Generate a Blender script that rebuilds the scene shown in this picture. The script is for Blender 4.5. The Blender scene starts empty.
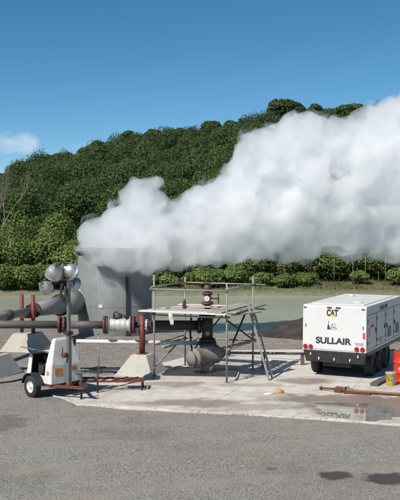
import bpy, bmesh, math, random
import numpy as np
from mathutils import Vector, Matrix, Euler, noise as mnoise

SC = bpy.context.scene
COL = SC.collection
R = math.radians
random.seed(7)

# ------------------------------------------------------------------ camera
F, CH, HOR = 850.0, 4.75, 225.0
PITCH = math.atan((250.0 - HOR) / F)
cam_data = bpy.data.cameras.new('camera')
cam = bpy.data.objects.new('camera', cam_data)
COL.objects.link(cam)
cam.location = (0, 0, CH)
cam.rotation_euler = (math.pi / 2 - PITCH, 0, 0)
cam_data.sensor_fit = 'HORIZONTAL'
cam_data.sensor_width = 36.0
cam_data.lens = 36.0 * F / 400.0
cam_data.clip_start = 0.5
cam_data.clip_end = 3000
SC.camera = cam

# ------------------------------------------------------------------ light
SUN_EL, SUN_AZ = R(46), R(219)          # azimuth clockwise from +Y
to_sun = Vector((math.sin(SUN_AZ) * math.cos(SUN_EL), math.cos(SUN_AZ) * math.cos(SUN_EL), math.sin(SUN_EL)))
sd = bpy.data.lights.new('sun', 'SUN')
sd.energy = 4.6
sd.angle = R(0.5)
sd.color = (1.0, 0.955, 0.89)
so = bpy.data.objects.new('sun', sd)
so.rotation_euler = to_sun.to_track_quat('Z', 'Y').to_euler()
so.location = (-30, -30, 60)
COL.objects.link(so)

world = bpy.data.worlds.new('World')
SC.world = world
world.use_nodes = True
wn, wl = world.node_tree.nodes, world.node_tree.links
wn.clear()
w_out = wn.new('ShaderNodeOutputWorld')
w_bg = wn.new('ShaderNodeBackground')
w_sky = wn.new('ShaderNodeTexSky')
w_sky.sky_type = 'NISHITA'
w_sky.sun_disc = False
w_sky.sun_elevation = SUN_EL
w_sky.sun_rotation = SUN_AZ
w_sky.altitude = 0
w_sky.air_density = 0.6
w_sky.dust_density = 0.1
w_sky.ozone_density = 2.0
w_hs = wn.new('ShaderNodeHueSaturation')
w_hs.inputs['Saturation'].default_value = 1.26
w_hs.inputs['Hue'].default_value = 0.485
w_hs.inputs['Value'].default_value = 0.85
w_bg.inputs['Strength'].default_value = 0.1
wl.new(w_sky.outputs[0], w_hs.inputs['Color'])
# a few low fair-weather clouds over the hill
w_tc = wn.new('ShaderNodeTexCoord')
w_map = wn.new('ShaderNodeMapping')
w_map.inputs['Scale'].default_value = (17, 17, 34)
w_no = wn.new('ShaderNodeTexNoise')
w_no.inputs['Scale'].default_value = 1.6
w_no.inputs['Detail'].default_value = 7
w_no.inputs['Roughness'].default_value = 0.6
wl.new(w_tc.outputs['Generated'], w_map.inputs['Vector'])
wl.new(w_map.outputs[0], w_no.inputs['Vector'])


def wmath(op, a, b=None, clamp=False):
    n = wn.new('ShaderNodeMath')
    n.operation = op
    n.use_clamp = clamp
    for i, v in enumerate((a, b)):
        if v is None:
            continue
        if isinstance(v, (int, float)):
            n.inputs[i].default_value = v
        else:
            wl.new(v, n.inputs[i])
    return n.outputs[0]


def cloud_lobe(px, py, rx, ry):
    v = Vector(((px - 200) / F, 1.0, (HOR - py) / F)).normalized()
    sep = wn.new('ShaderNodeSeparateXYZ')
    wl.new(w_tc.outputs['Generated'], sep.inputs[0])
    dx = wmath('DIVIDE', wmath('SUBTRACT', sep.outputs[0], v.x), rx / F)
    dz = wmath('DIVIDE', wmath('SUBTRACT', sep.outputs[2], v.z), ry / F)
    dy = wmath('MULTIPLY', wmath('SUBTRACT', sep.outputs[1], v.y), 3.0)
    s = wmath('ADD', wmath('ADD', wmath('MULTIPLY', dx, dx), wmath('MULTIPLY', dz, dz)), wmath('MULTIPLY', dy, dy))
    return wmath('SUBTRACT', 1.0, s, True)


lob = wmath('ADD', wmath('ADD', cloud_lobe(16, 143, 26, 15), wmath('MULTIPLY', cloud_lobe(90, 147, 24, 6), 0.5)),
            wmath('MULTIPLY', cloud_lobe(-60, 138, 60, 18), 0.9))
cm = wmath('MULTIPLY', wmath('MULTIPLY', wmath('SUBTRACT', wmath('ADD', w_no.outputs[0], wmath('MULTIPLY', lob, 0.42)), 0.56), 3.0, True), wmath('MULTIPLY', lob, 2.0, True))
w_mix = wn.new('ShaderNodeMix')
w_mix.data_type = 'RGBA'
wl.new(wmath('MULTIPLY', cm, 0.4), w_mix.inputs[0])
wl.new(w_hs.outputs[0], w_mix.inputs[6])
w_mix.inputs[7].default_value = (7.0, 7.3, 7.6, 1)
wl.new(w_mix.outputs[2], w_bg.inputs['Color'])
wl.new(w_bg.outputs[0], w_out.inputs['Surface'])

SC.view_settings.view_transform = 'Standard'
SC.view_settings.look = 'None'
SC.view_settings.gamma = 1
SC.view_settings.use_curve_mapping = False
SC.view_settings.exposure = 0.32
SC.render.engine = 'CYCLES'
cy = SC.cycles
cy.use_denoising = True
cy.max_bounces = 40
cy.diffuse_bounces = 3
cy.glossy_bounces = 3
cy.transmission_bounces = 4
cy.volume_bounces = 40
cy.transparent_max_bounces = 96
cy.sample_clamp_indirect = 6


# ------------------------------------------------------------------ pixel -> world
def ray(px, py):
    v = Vector(((px - 200) / F, (250 - py) / F, -1.0))
    v.rotate(cam.rotation_euler)
    return v


def G(px, py, z=0.0):
    v = ray(px, py)
    t = (z - CH) / v.z
    return Vector((v.x * t, v.y * t, z))


def P(px, py, y):
    v = ray(px, py)
    t = y / v.y
    return Vector((v.x * t, y, CH + v.z * t))


# ------------------------------------------------------------------ materials
class Nodes:
    def __init__(s, name):
        s.m = bpy.data.materials.new(name)
        s.m.use_nodes = True
        s.t = s.m.node_tree
        s.b = s.t.nodes['Principled BSDF']
        s.out = s.t.nodes['Material Output']
        s.tc = s.t.nodes.new('ShaderNodeTexCoord')
        s.geo = s.t.nodes.new('ShaderNodeNewGeometry')

    def link(s, a, b):
        s.t.links.new(a, b)

    def noise(s, scale, detail=4, rough=0.55, world=False, vec=None, dist=0.0):
        n = s.t.nodes.new('ShaderNodeTexNoise')
        n.inputs['Scale'].default_value = scale
        n.inputs['Detail'].default_value = detail
        n.inputs['Roughness'].default_value = rough
        n.inputs['Distortion'].default_value = dist
        s.link(vec if vec is not None else (s.geo.outputs['Position'] if world else s.tc.outputs['Object']), n.inputs['Vector'])
        return n.outputs['Fac']

    def voronoi(s, scale, world=True, out='Distance', feature='F1', vec=None):
        n = s.t.nodes.new('ShaderNodeTexVoronoi')
        n.feature = feature
        n.inputs['Scale'].default_value = scale
        s.link(vec if vec is not None else (s.geo.outputs['Position'] if world else s.tc.outputs['Object']), n.inputs['Vector'])
        return n.outputs[out]

    def mapping(s, scale, world=True):
        n = s.t.nodes.new('ShaderNodeMapping')
        n.inputs['Scale'].default_value = scale
        s.link(s.geo.outputs['Position'] if world else s.tc.outputs['Object'], n.inputs['Vector'])
        return n.outputs[0]

    def ramp(s, fac, lo, hi):
        n = s.t.nodes.new('ShaderNodeMapRange')
        n.inputs['From Min'].default_value = lo
        n.inputs['From Max'].default_value = hi
        s.link(fac, n.inputs['Value'])
        return n.outputs[0]

    def math(s, op, a, b=None, clamp=False):
        n = s.t.nodes.new('ShaderNodeMath')
        n.operation = op
        n.use_clamp = clamp
        for i, v in enumerate((a, b)):
            if v is None:
                continue
            if isinstance(v, (int, float)):
                n.inputs[i].default_value = v
            else:
                s.link(v, n.inputs[i])
        return n.outputs[0]

    def mix(s, fac, a, b, mode='MIX'):
        n = s.t.nodes.new('ShaderNodeMix')
        n.data_type = 'RGBA'
        n.blend_type = mode
        for i, v in ((0, fac), (6, a), (7, b)):
            if isinstance(v, (int, float)):
                n.inputs[i].default_value = v
            elif isinstance(v, tuple):
                n.inputs[i].default_value = (*v, 1) if len(v) == 3 else v
            else:
                s.link(v, n.inputs[i])
        return n.outputs[2]

    def bump(s, h, strength=0.3, dist=0.02):
        n = s.t.nodes.new('ShaderNodeBump')
        n.inputs['Strength'].default_value = strength
        n.inputs['Distance'].default_value = dist
        s.link(h, n.inputs['Height'])
        s.link(n.outputs[0], s.b.inputs['Normal'])

    def color(s, c):
        if isinstance(c, tuple):
            s.b.inputs['Base Color'].default_value = (*c, 1)
        else:
            s.link(c, s.b.inputs['Base Color'])

    def setr(s, rough=None, metal=None, spec=None):
        if rough is not None:
            if isinstance(rough, (int, float)):
                s.b.inputs['Roughness'].default_value = rough
            else:
                s.link(rough, s.b.inputs['Roughness'])
        if metal is not None:
            if isinstance(metal, (int, float)):
                s.b.inputs['Metallic'].default_value = metal
            else:
                s.link(metal, s.b.inputs['Metallic'])
        if spec is not None:
            s.b.inputs['Specular IOR Level'].default_value = spec
        return s.m


RUST = (0.16, 0.055, 0.022)


def paint(name, c, rough=0.45, dirt=(0.2, 0.15, 0.1), dirt_amt=0.25, rust=0.0, scale=3.0, metal=0.0, bump=0.0, spec=0.5):
    n = Nodes(name)
    d = n.ramp(n.noise(scale, 6, 0.65), 0.48, 0.78)
    streak = n.ramp(n.noise(2.0, 5, 0.6, vec=n.mapping((scale * 2.2, scale * 2.2, scale * 0.28), world=False)), 0.5, 0.85)
    f = n.math('MULTIPLY', n.math('MAXIMUM', d, streak), dirt_amt)
    col = n.mix(f, c, dirt)
    fine = n.ramp(n.noise(scale * 14, 3, 0.6), 0.2, 0.8)
    col = n.mix(0.12, col, n.mix(fine, tuple(x * 0.6 for x in c), tuple(min(1, x * 1.25) for x in c)))
    if rust > 0:
        rf = n.ramp(n.noise(scale * 1.7, 7, 0.7), 0.72 - rust * 0.35, 0.80 - rust * 0.3)
        col = n.mix(rf, col, n.mix(fine, RUST, (0.28, 0.11, 0.04)))
    n.color(col)
    if bump > 0:
        n.bump(n.noise(scale * 10, 5, 0.6), bump, 0.01)
    rr = n.math('ADD', n.math('MULTIPLY', f, 0.35), rough, True)
    return n.setr(rr, metal, spec)


M = {}
M['white'] = paint('white_paint', (0.60, 0.60, 0.58), 0.35, dirt=(0.38, 0.33, 0.26), dirt_amt=0.22, scale=1.2)
M['white_old'] = paint('worn_white_paint', (0.62, 0.61, 0.58), 0.45, dirt=(0.36, 0.28, 0.19), dirt_amt=0.55, rust=0.3, scale=3)
M['black_paint'] = paint('black_paint', (0.022, 0.024, 0.026), 0.5, dirt=(0.12, 0.1, 0.08), dirt_amt=0.4, scale=4)
M['rubber'] = paint('rubber', (0.02, 0.02, 0.02), 0.8, dirt=(0.14, 0.12, 0.1), dirt_amt=0.45, scale=6)
M['dark'] = paint('dark_steel', (0.03, 0.028, 0.026), 0.6, dirt=(0.10, 0.07, 0.05), dirt_amt=0.5, scale=5)
M['galv'] = paint('galvanised_steel', (0.165, 0.178, 0.178), 0.65, dirt=(0.10, 0.10, 0.093), dirt_amt=0.75, scale=1.3, metal=0.0, spec=0.3)
M['scaf'] = paint('scaffold_tube', (0.235, 0.235, 0.22), 0.6, dirt=(0.13, 0.10, 0.08), dirt_amt=0.6, rust=0.2, scale=6, metal=0.0)
M['grey_duct'] = paint('grey_duct_paint', (0.27, 0.27, 0.265), 0.5, dirt=(0.18, 0.16, 0.14), dirt_amt=0.5, scale=2.2, metal=0.1)
M['pipe'] = paint('weathered_steam_pipe', (0.10, 0.085, 0.078), 0.6, dirt=(0.17, 0.10, 0.07), dirt_amt=0.7, scale=4, rust=0.15, bump=0.2)
M['pipe_black'] = paint('black_steam_pipe', (0.022, 0.02, 0.02), 0.6, dirt=(0.07, 0.045, 0.035), dirt_amt=0.6, scale=4, bump=0.2)
M['red'] = paint('red_primer', (0.165, 0.032, 0.022), 0.6, dirt=(0.10, 0.04, 0.03), dirt_amt=0.6, scale=5)
M['flange'] = paint('maroon_flange', (0.10, 0.035, 0.030), 0.55, dirt=(0.05, 0.03, 0.03), dirt_amt=0.6, scale=8)
M['silver'] = paint('silver_valve', (0.50, 0.48, 0.45), 0.42, dirt=(0.22, 0.17, 0.13), dirt_amt=0.6, scale=6, metal=0.2)
M['alu'] = paint('spun_aluminium', (0.55, 0.55, 0.54), 0.42, dirt=(0.35, 0.34, 0.32), dirt_amt=0.3, scale=5, metal=0.75)
M['rust'] = paint('rusty_steel', (0.14, 0.045, 0.025), 0.8, dirt=(0.07, 0.03, 0.02), dirt_amt=0.7, scale=7, bump=0.4)
M['rust_wood'] = paint('rust_brown_timber', (0.27, 0.15, 0.075), 0.75, dirt=(0.11, 0.055, 0.03), dirt_amt=0.7, scale=5, bump=0.4)
M['tan_metal'] = paint('mud_coated_iron', (0.20, 0.185, 0.165), 0.75, dirt=(0.10, 0.08, 0.065), dirt_amt=0.7, scale=5, bump=0.4)
M['pink_metal'] = paint('faded_red_iron', (0.27, 0.185, 0.16), 0.75, dirt=(0.16, 0.11, 0.09), dirt_amt=0.6, scale=5)
M['mastgrey'] = paint('mast_grey_green', (0.17, 0.185, 0.165), 0.5, dirt=(0.2, 0.12, 0.07), dirt_amt=0.5, scale=5, metal=0.3)
M['drum'] = paint('red_drum_paint', (0.55, 0.036, 0.02), 0.4, dirt=(0.25, 0.03, 0.02), dirt_amt=0.35, scale=4)
M['bucket'] = paint('yellow_bucket', (0.60, 0.38, 0.035), 0.5, dirt=(0.25, 0.19, 0.08), dirt_amt=0.7, scale=8)
M['lidgrey'] = paint('grey_lid', (0.35, 0.34, 0.30), 0.5, dirt_amt=0.5, scale=8)
M['plank'] = paint('weathered_board', (0.42, 0.385, 0.34), 0.85, dirt=(0.20, 0.17, 0.14), dirt_amt=0.6, scale=3, bump=0.3)
M['plank_pale'] = paint('pale_board', (0.60, 0.57, 0.53), 0.8, dirt=(0.34, 0.28, 0.23), dirt_amt=0.5, scale=3, bump=0.3)
M['plank_pink'] = paint('reddish_board', (0.45, 0.33, 0.29), 0.8, dirt=(0.34, 0.28, 0.23), dirt_amt=0.5, scale=3, bump=0.3)
M['plank_tan'] = paint('yellowish_board', (0.33, 0.295, 0.225), 0.85, dirt=(0.17, 0.14, 0.10), dirt_amt=0.6, scale=3, bump=0.3)
M['plank_dark'] = paint('dark_timber', (0.10, 0.088, 0.078), 0.85, dirt=(0.05, 0.04, 0.03), dirt_amt=0.6, scale=4, bump=0.3)
M['block'] = paint('cast_concrete', (0.40, 0.385, 0.335), 0.9, dirt=(0.24, 0.22, 0.17), dirt_amt=0.6, scale=2.5, bump=0.3)
M['block_rust'] = paint('rust_stained_concrete', (0.40, 0.385, 0.33), 0.9, dirt=(0.36, 0.20, 0.085), dirt_amt=0.75, scale=2.1, bump=0.3)
M['rag'] = paint('tan_cloth', (0.42, 0.28, 0.12), 0.95, dirt=(0.26, 0.2, 0.13), dirt_amt=0.5, scale=9)
M['letter'] = paint('black_lettering', (0.035, 0.035, 0.04), 0.5, dirt_amt=0.1)
M['letter_grey'] = paint('grey_lettering', (0.20, 0.205, 0.21), 0.5, dirt_amt=0.1)
M['yellow'] = paint('yellow_mark', (0.75, 0.48, 0.02), 0.5, dirt_amt=0.1)
M['orange'] = paint('orange_sticker', (0.58, 0.20, 0.03), 0.6, dirt=(0.7, 0.6, 0.5), dirt_amt=0.6, scale=14)
M['red_lens'] = paint('red_lens', (0.30, 0.012, 0.015), 0.2, dirt_amt=0.1)
M['red_mark'] = paint('red_decal', (0.50, 0.06, 0.07), 0.5, dirt_amt=0.2, scale=10)
M['seam'] = paint('panel_gap', (0.06, 0.06, 0.062), 0.7, dirt_amt=0.2)
M['glass'] = paint('lamp_glass', (0.10, 0.12, 0.11), 0.08, dirt_amt=0.3, spec=0.8)
M['bark'] = paint('pale_bark', (0.23, 0.20, 0.175), 0.9, dirt=(0.10, 0.085, 0.07), dirt_amt=0.6, scale=2)
M['trunk'] = paint('brown_bark', (0.09, 0.07, 0.05), 0.9, dirt=(0.05, 0.04, 0.03), dirt_amt=0.6, scale=2)
M['fence'] = paint('fence_steel', (0.13, 0.14, 0.12), 0.6, dirt_amt=0.4, scale=4, metal=0.2)


def foliage_mat(name, dark, light, trans=0.3):
    n = Nodes(name)
    at = n.t.nodes.new('ShaderNodeAttribute')
    at.attribute_name = 'tint'
    col = n.mix(at.outputs['Fac'], dark, light)
    col = n.mix(0.35, col, n.mix(n.noise(0.35, 4, world=True), tuple(x * 0.6 for x in dark), tuple(min(1, x * 1.25) for x in light)))
    n.color(col)
    n.setr(0.65, 0, 0.25)
    tr = n.t.nodes.new('ShaderNodeBsdfTranslucent')
    n.link(col, tr.inputs['Color'])
    mx = n.t.nodes.new('ShaderNodeMixShader')
    mx.inputs[0].default_value = trans
    n.link(n.b.outputs[0], mx.inputs[1])
    n.link(tr.outputs[0], mx.inputs[2])
    n.link(mx.outputs[0], n.out.inputs['Surface'])
    return n.m


M['forest'] = foliage_mat('forest_leaves', (0.030, 0.058, 0.020), (0.115, 0.162, 0.045))
M['shrub'] = foliage_mat('shrub_leaves', (0.075, 0.125, 0.030), (0.215, 0.265, 0.075))
M['dry_leaf'] = foliage_mat('dry_grass_blades', (0.075, 0.115, 0.035), (0.21, 0.20, 0.09))


# ------------------------------------------------------------------ mesh building
def link(name, me, mat=None, parent=None, smooth=None, bevel=0.0, bseg=2):
    o = bpy.data.objects.new(name, me)
    COL.objects.link(o)
    if mat is not None:
        me.materials.append(M[mat] if isinstance(mat, str) else mat)
    if parent is not None:
        o.parent = parent
    if bevel > 0:
        b = o.modifiers.new('bevel', 'BEVEL')
        b.width = bevel
        b.segments = bseg
        b.limit_method = 'ANGLE'
        b.angle_limit = R(40)
    return o


class MB:
    def __init__(s):
        s.v, s.f, s.sm = [], [], []

    def add(s, vs, fs, smooth=False):
        k = len(s.v)
        s.v += [tuple(v) for v in vs]
        s.f += [tuple(i + k for i in f) for f in fs]
        s.sm += [smooth] * len(fs)
        return s

    def box(s, c, size, rot=None):
        hx, hy, hz = size[0] / 2, size[1] / 2, size[2] / 2
        vs = [Vector((x, y, z)) for x in (-hx, hx) for y in (-hy, hy) for z in (-hz, hz)]
        if rot is not None:
            m = rot if isinstance(rot, Matrix) else Euler(rot).to_matrix()
            vs = [m @ v for v in vs]
        vs = [v + Vector(c) for v in vs]
        return s.add(vs, [(0, 1, 3, 2), (4, 6, 7, 5), (0, 4, 5, 1), (2, 3, 7, 6), (0, 2, 6, 4), (1, 5, 7, 3)])

    def bar(s, a, b, w, h, up=(0, 0, 1)):
        """a box-section bar from a to b"""
        a, b = Vector(a), Vector(b)
        d = (b - a)
        L = d.length
        d.normalize()
        u = Vector(up)
        x = d.cross(u)
        if x.length < 1e-4:
            x = d.cross(Vector((0, 1, 0)))
        x.normalize()
        u = x.cross(d)
        m = Matrix((x, d, u)).transposed()
        return s.box((a + b) / 2, (w, L, h), m)

    def cyl(s, a, b, r0, r1=None, seg=16, caps=True, smooth=True):
        a, b = Vector(a), Vector(b)
        r1 = r0 if r1 is None else r1
        q = (b - a).to_track_quat('Z', 'Y')
        vs = []
        for p, r in ((a, r0), (b, r1)):
            for i in range(seg):
                t = 2 * math.pi * i / seg
                vs.append(p + q @ Vector((r * math.cos(t), r * math.sin(t), 0)))
        s.add(vs, [(i, (i + 1) % seg, seg + (i + 1) % seg, seg + i) for i in range(seg)], smooth)
        if caps:
            k = len(s.v) - 2 * seg
            s.f += [tuple(k + i for i in reversed(range(seg))), tuple(k + seg + i for i in range(seg))]
            s.sm += [False, False]
        return s

    def tube(s, pts, r, seg=8, caps=True):
        pts = [Vector(p) for p in pts]
        rs = r if isinstance(r, (list, tuple)) else [r] * len(pts)
        n = len(pts)
        vs, up = [], None
        for i, p in enumerate(pts):
            d = (pts[min(i + 1, n - 1)] - pts[max(i - 1, 0)]).normalized()
            if up is None:
                up = Vector((0, 0, 1)) if abs(d.z) < 0.9 else Vector((1, 0, 0))
            x = d.cross(up).normalized()
            up = x.cross(d).normalized()
            for k in range(seg):
                t = 2 * math.pi * k / seg
                vs.append(p + (x * math.cos(t) + up * math.sin(t)) * rs[i])
        fs = [(i * seg + k, i * seg + (k + 1) % seg, (i + 1) * seg + (k + 1) % seg, (i + 1) * seg + k) for i in range(n - 1) for k in range(seg)]
        s.add(vs, fs, True)
        if caps:
            k = len(s.v) - n * seg
            s.f += [tuple(k + i for i in reversed(range(seg))), tuple(k + (n - 1) * seg + i for i in range(seg))]
            s.sm += [False, False]
        return s

    def lathe(s, prof, a=(0, 0, 0), axis=(0, 0, 1), seg=24, smooth=True):
        """profile of (radius, height) turned round AXIS from A"""
        a = Vector(a)
        q = Vector(axis).normalized().to_track_quat('Z', 'Y')
        vs, n = [], len(prof)
        for (r, h) in prof:
            for i in range(seg):
                t = 2 * math.pi * i / seg
                vs.append(a + q @ Vector((r * math.cos(t), r * math.sin(t), h)))
        fs = [(j * seg + i, j * seg + (i + 1) % seg, (j + 1) * seg + (i + 1) % seg, (j + 1) * seg + i) for j in range(n - 1) for i in range(seg)]
        return s.add(vs, fs, smooth)

    def prism(s, pts, off):
        """polygon pts extruded by vector off"""
        off = Vector(off)
        n = len(pts)
        a = [Vector(p) for p in pts]
        return s.add(a + [p + off for p in a], [tuple(reversed(range(n))), tuple(range(n, 2 * n))] + [(i, (i + 1) % n, n + (i + 1) % n, n + i) for i in range(n)])

    def sphere(s, c, r, seg=12, ring=8):
        rr = r if isinstance(r, (tuple, list)) else (r, r, r)
        c = Vector(c)
        vs, fs = [], []
        for j in range(ring + 1):
            ph = math.pi * j / ring
            for i in range(seg):
                t = 2 * math.pi * i / seg
                vs.append(c + Vector((rr[0] * math.sin(ph) * math.cos(t), rr[1] * math.sin(ph) * math.sin(t), rr[2] * math.cos(ph))))
        for j in range(ring):
            for i in range(seg):
                fs.append((j * seg + i, (j + 1) * seg + i, (j + 1) * seg + (i + 1) % seg, j * seg + (i + 1) % seg))
        return s.add(vs, fs, True)

    def build(s, name, mat, parent=None, bevel=0.0, bseg=2):
        me = bpy.data.meshes.new(name)
        me.from_pydata(s.v, [], s.f)
        me.polygons.foreach_set('use_smooth', s.sm)
        bm = bmesh.new()
        bm.from_mesh(me)
        bmesh.ops.remove_doubles(bm, verts=bm.verts, dist=1e-5)
        bmesh.ops.recalc_face_normals(bm, faces=bm.faces)
        bm.to_mesh(me)
        bm.free()
        return link(name, me, mat, parent, bevel=bevel, bseg=bseg)


def np_mesh(name, verts, faces, mat, tint=None, parent=None):
    """fast mesh: faces is an (n, k) array"""
    me = bpy.data.meshes.new(name)
    nv, (nf, k) = len(verts), faces.shape
    me.vertices.add(nv)
    me.vertices.foreach_set('co', verts.astype(np.float32).ravel())
    me.loops.add(nf * k)
    me.loops.foreach_set('vertex_index', faces.astype(np.int32).ravel())
    me.polygons.add(nf)
    me.polygons.foreach_set('loop_start', np.arange(0, nf * k, k, dtype=np.int32))
    me.update(calc_edges=True)
    if tint is not None:
        a = me.attributes.new('tint', 'FLOAT', 'POINT')
        a.data.foreach_set('value', tint.astype(np.float32))
    return link(name, me, mat, parent)


def tag(o, label, cat, group=None):
    o['label'] = label
    o['category'] = cat
    if group:
        o['group'] = group
    return o


def thing(name, label, cat, loc=(0, 0, 0), yaw=0.0, group=None):
    o = bpy.data.objects.new(name, None)
    COL.objects.link(o)
    o.location = loc
    o.rotation_euler = (0, 0, yaw)
    o.empty_display_size = 0.3
    return tag(o, label, cat, group)


def kind(o, k):
    o['kind'] = k
    return o


def flange(mb, a, axis, r, t=0.05, seg=20, bolts=10):
    """a flange disc with a ring of bolt heads round it"""
    ax = Vector(axis).normalized()
    a = Vector(a)
    mb.cyl(a - ax * t / 2, a + ax * t / 2, r, seg=seg)
    q = ax.to_track_quat('Z', 'Y')
    for i in range(bolts):
        t2 = 2 * math.pi * i / bolts
        p = a + q @ Vector((r * 0.82 * math.cos(t2), r * 0.82 * math.sin(t2), 0))
        mb.cyl(p - ax * (t / 2 + 0.025), p + ax * (t / 2 + 0.025), r * 0.09, seg=6)
    return mb


# ------------------------------------------------------------------ terrain
GZ = -0.04                                  # gravel level; the concrete pad top is 0
FAR_SHORE = 61.3
RX = [-30, 0, 25, 50, 75, 100, 125, 150, 175, 200, 225, 240, 260, 285, 310, 340, 370, 400, 440]
RY = [186, 174, 164, 158, 153, 145, 138, 135, 132, 128, 125, 123, 118, 115, 112, 111, 113, 115, 118]


def near_shore(x):
    return np.interp(x, [-40, -8, -2, 2.5, 6, 30], [40.6, 40.4, 38.6, 37.4, 37.4, 37.4])


def vnoise(x, y, s, seed=0):
    """smooth cheap value noise from a sum of sines"""
    r = np.random.RandomState(seed)
    z = np.zeros_like(x, dtype=float)
    for i in range(7):
        a, p = r.rand() * 6.283, r.rand() * 6.283
        k = s * (0.6 + 1.5 * r.rand())
        z = z + np.sin((x * math.cos(a) + y * math.sin(a)) * k + p)
    return z / 7


def terrain(x, y):
    x, y = np.asarray(x, float), np.asarray(y, float)
    z = GZ + 0.035 * vnoise(x, y, 0.9, 3) + 0.02 * vnoise(x, y, 2.6, 4)
    ns = near_shore(x)
    t = np.minimum(np.minimum(y - ns, FAR_SHORE - y), np.minimum(x + 60, 45 - x))
    t = t + 0.25 * vnoise(x, y, 0.8, 5)
    z = z - np.clip(t * 0.45, 0, 1.2)
    rise = np.clip((y - FAR_SHORE) / 4, 0, 1) * 0.45
    ye = np.interp(200 + F * x / np.maximum(y, 10), RX, RY)
    zr = CH + (HOR - ye) / F * 300 - 4.5
    s = np.clip((y - 67) / 233.0, 0, 1.0)
    h = zr * (0.25 * s + 0.75 * s ** 1.3) + s * 2.5 * vnoise(x, y, 0.05, 8)
    h = h - np.clip(y - 300, 0, 400) * 0.22
    return z + rise + h


def axis_pts(segs):
    out = [segs[0][0]]
    for (a, b, st) in segs:
        n = max(1, int(round((b - a) / st)))
        out += list(np.linspace(a, b, n + 1)[1:])
    return np.array(out)


xs = axis_pts([(-420, -120, 20), (-120, -40, 4), (-40, -20, 1), (-20, 20, 0.35), (20, 40, 1), (40, 120, 4), (120, 420, 20)])
ys = axis_pts([(-60, 8, 4), (8, 44, 0.35), (44, 70, 0.6), (70, 110, 2), (110, 460, 7), (460, 1200, 60)])
XX, YY = np.meshgrid(xs, ys)
ZZ = terrain(XX, YY)
nx, ny = len(xs), len(ys)
tv = np.stack([XX.ravel(), YY.ravel(), ZZ.ravel()], 1)
ii, jj = np.meshgrid(np.arange(nx - 1), np.arange(ny - 1))
a0 = (jj * nx + ii).ravel()
tf = np.stack([a0, a0 + 1, a0 + nx + 1, a0 + nx], 1)

n = Nodes('gravel_ground')
sep = n.t.nodes.new('ShaderNodeSeparateXYZ')
n.link(n.geo.outputs['Position'], sep.inputs[0])
big = n.noise(0.35, 5, 0.6, world=True)
mid = n.noise(2.2, 6, 0.65, world=True)
fine = n.noise(34, 4, 0.7, world=True)
vor = n.voronoi(26)
vorc = n.t.nodes.new('ShaderNodeTexVoronoi')
vorc.inputs['Scale'].default_value = 30
n.link(n.geo.outputs['Position'], vorc.inputs['Vector'])
hsv = n.t.nodes.new('ShaderNodeSeparateColor')
n.link(vorc.outputs['Color'], hsv.inputs[0])
grav = n.mix(n.ramp(hsv.outputs[0], 0, 1), (0.155, 0.142, 0.126), (0.335, 0.315, 0.285))
grav = n.mix(n.math('MULTIPLY', n.ramp(fine, 0.3, 0.7), 0.45), grav, (0.20, 0.188, 0.174))
dust = n.mix(n.ramp(mid, 0.3, 0.7), (0.19, 0.158, 0.125), (0.32, 0.28, 0.232))
trk = n.noise(0.9, 5, 0.6, vec=n.mapping((0.28, 1.1, 1)))
gcol = n.mix(n.math('MULTIPLY', n.ramp(trk, 0.48, 0.64), 0.85), grav, dust)
gcol = n.mix(n.math('MULTIPLY', n.ramp(big, 0.52, 0.66), 0.38), gcol, (0.135, 0.112, 0.092))
# brown earth behind the pad, dry grass and forest floor past the pond
earth = n.mix(n.ramp(mid, 0.35, 0.65), (0.155, 0.125, 0.10), (0.27, 0.235, 0.20))
gcol = n.mix(n.math('MULTIPLY', n.ramp(n.math('ADD', sep.outputs[1], n.math('MULTIPLY', big, 5.0)), 30.0, 34.0), 0.8), gcol, earth)
grass = n.mix(n.ramp(mid, 0.35, 0.65), (0.07, 0.09, 0.03), (0.19, 0.175, 0.095))
gcol = n.mix(n.ramp(n.math('ADD', sep.outputs[1], n.math('MULTIPLY', mid, 2.0)), 61.2, 62.6), gcol, grass)
gcol = n.mix(n.ramp(sep.outputs[1], 66, 75), gcol, (0.025, 0.035, 0.014))


def spot(cx, cyy, rx, ry):
    wob = n.math('MULTIPLY', n.math('SUBTRACT', n.noise(3.0, 5, 0.6, world=True), 0.5), 1.5)
    dx = n.math('DIVIDE', n.math('SUBTRACT', sep.outputs[0], cx), rx)
    dy = n.math('DIVIDE', n.math('SUBTRACT', sep.outputs[1], cyy), ry)
    r = n.math('ADD', n.math('SQRT', n.math('ADD', n.math('MULTIPLY', dx, dx), n.math('MULTIPLY', dy, dy))), wob)
    return n.ramp(r, 1.2, 0.8)


RUTS = ((-9, 17.2, 3.2, 19.6), (-9, 18.7, 1.5, 20.9), (-4, 14.2, 9, 18.4), (-6, 15.6, 8, 20.6))
for (ax_, ay_, bx_, by_) in RUTS:
    ln = math.hypot(bx_ - ax_, by_ - ay_)
    nxx, nyy = -(by_ - ay_) / ln, (bx_ - ax_) / ln
    off = n.math('ADD', n.math('MULTIPLY', n.math('SUBTRACT', sep.outputs[0], ax_), nxx), n.math('MULTIPLY', n.math('SUBTRACT', sep.outputs[1], ay_), nyy))
    off = n.math('ABSOLUTE', n.math('ADD', off, n.math('MULTIPLY', n.math('SUBTRACT', big, 0.5), 0.6)))
    rut = n.math('MULTIPLY', n.ramp(off, 0.34, 0.10), n.ramp(mid, 0.32, 0.62))
    gcol = n.mix(n.math('MULTIPLY', rut, 0.75), gcol, (0.275, 0.235, 0.19))
s1, s2, s3, s4 = G(335, 474.5, GZ), G(390, 478, GZ), G(4, 424, GZ), G(272, 468, GZ)
wet = n.math('MAXIMUM', n.math('MAXIMUM', spot(s1.x, s1.y, 0.36, 0.26), spot(s2.x, s2.y, 0.46, 0.36)), n.math('MULTIPLY', spot(s4.x, s4.y, 0.1, 0.1), 0.6))
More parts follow.
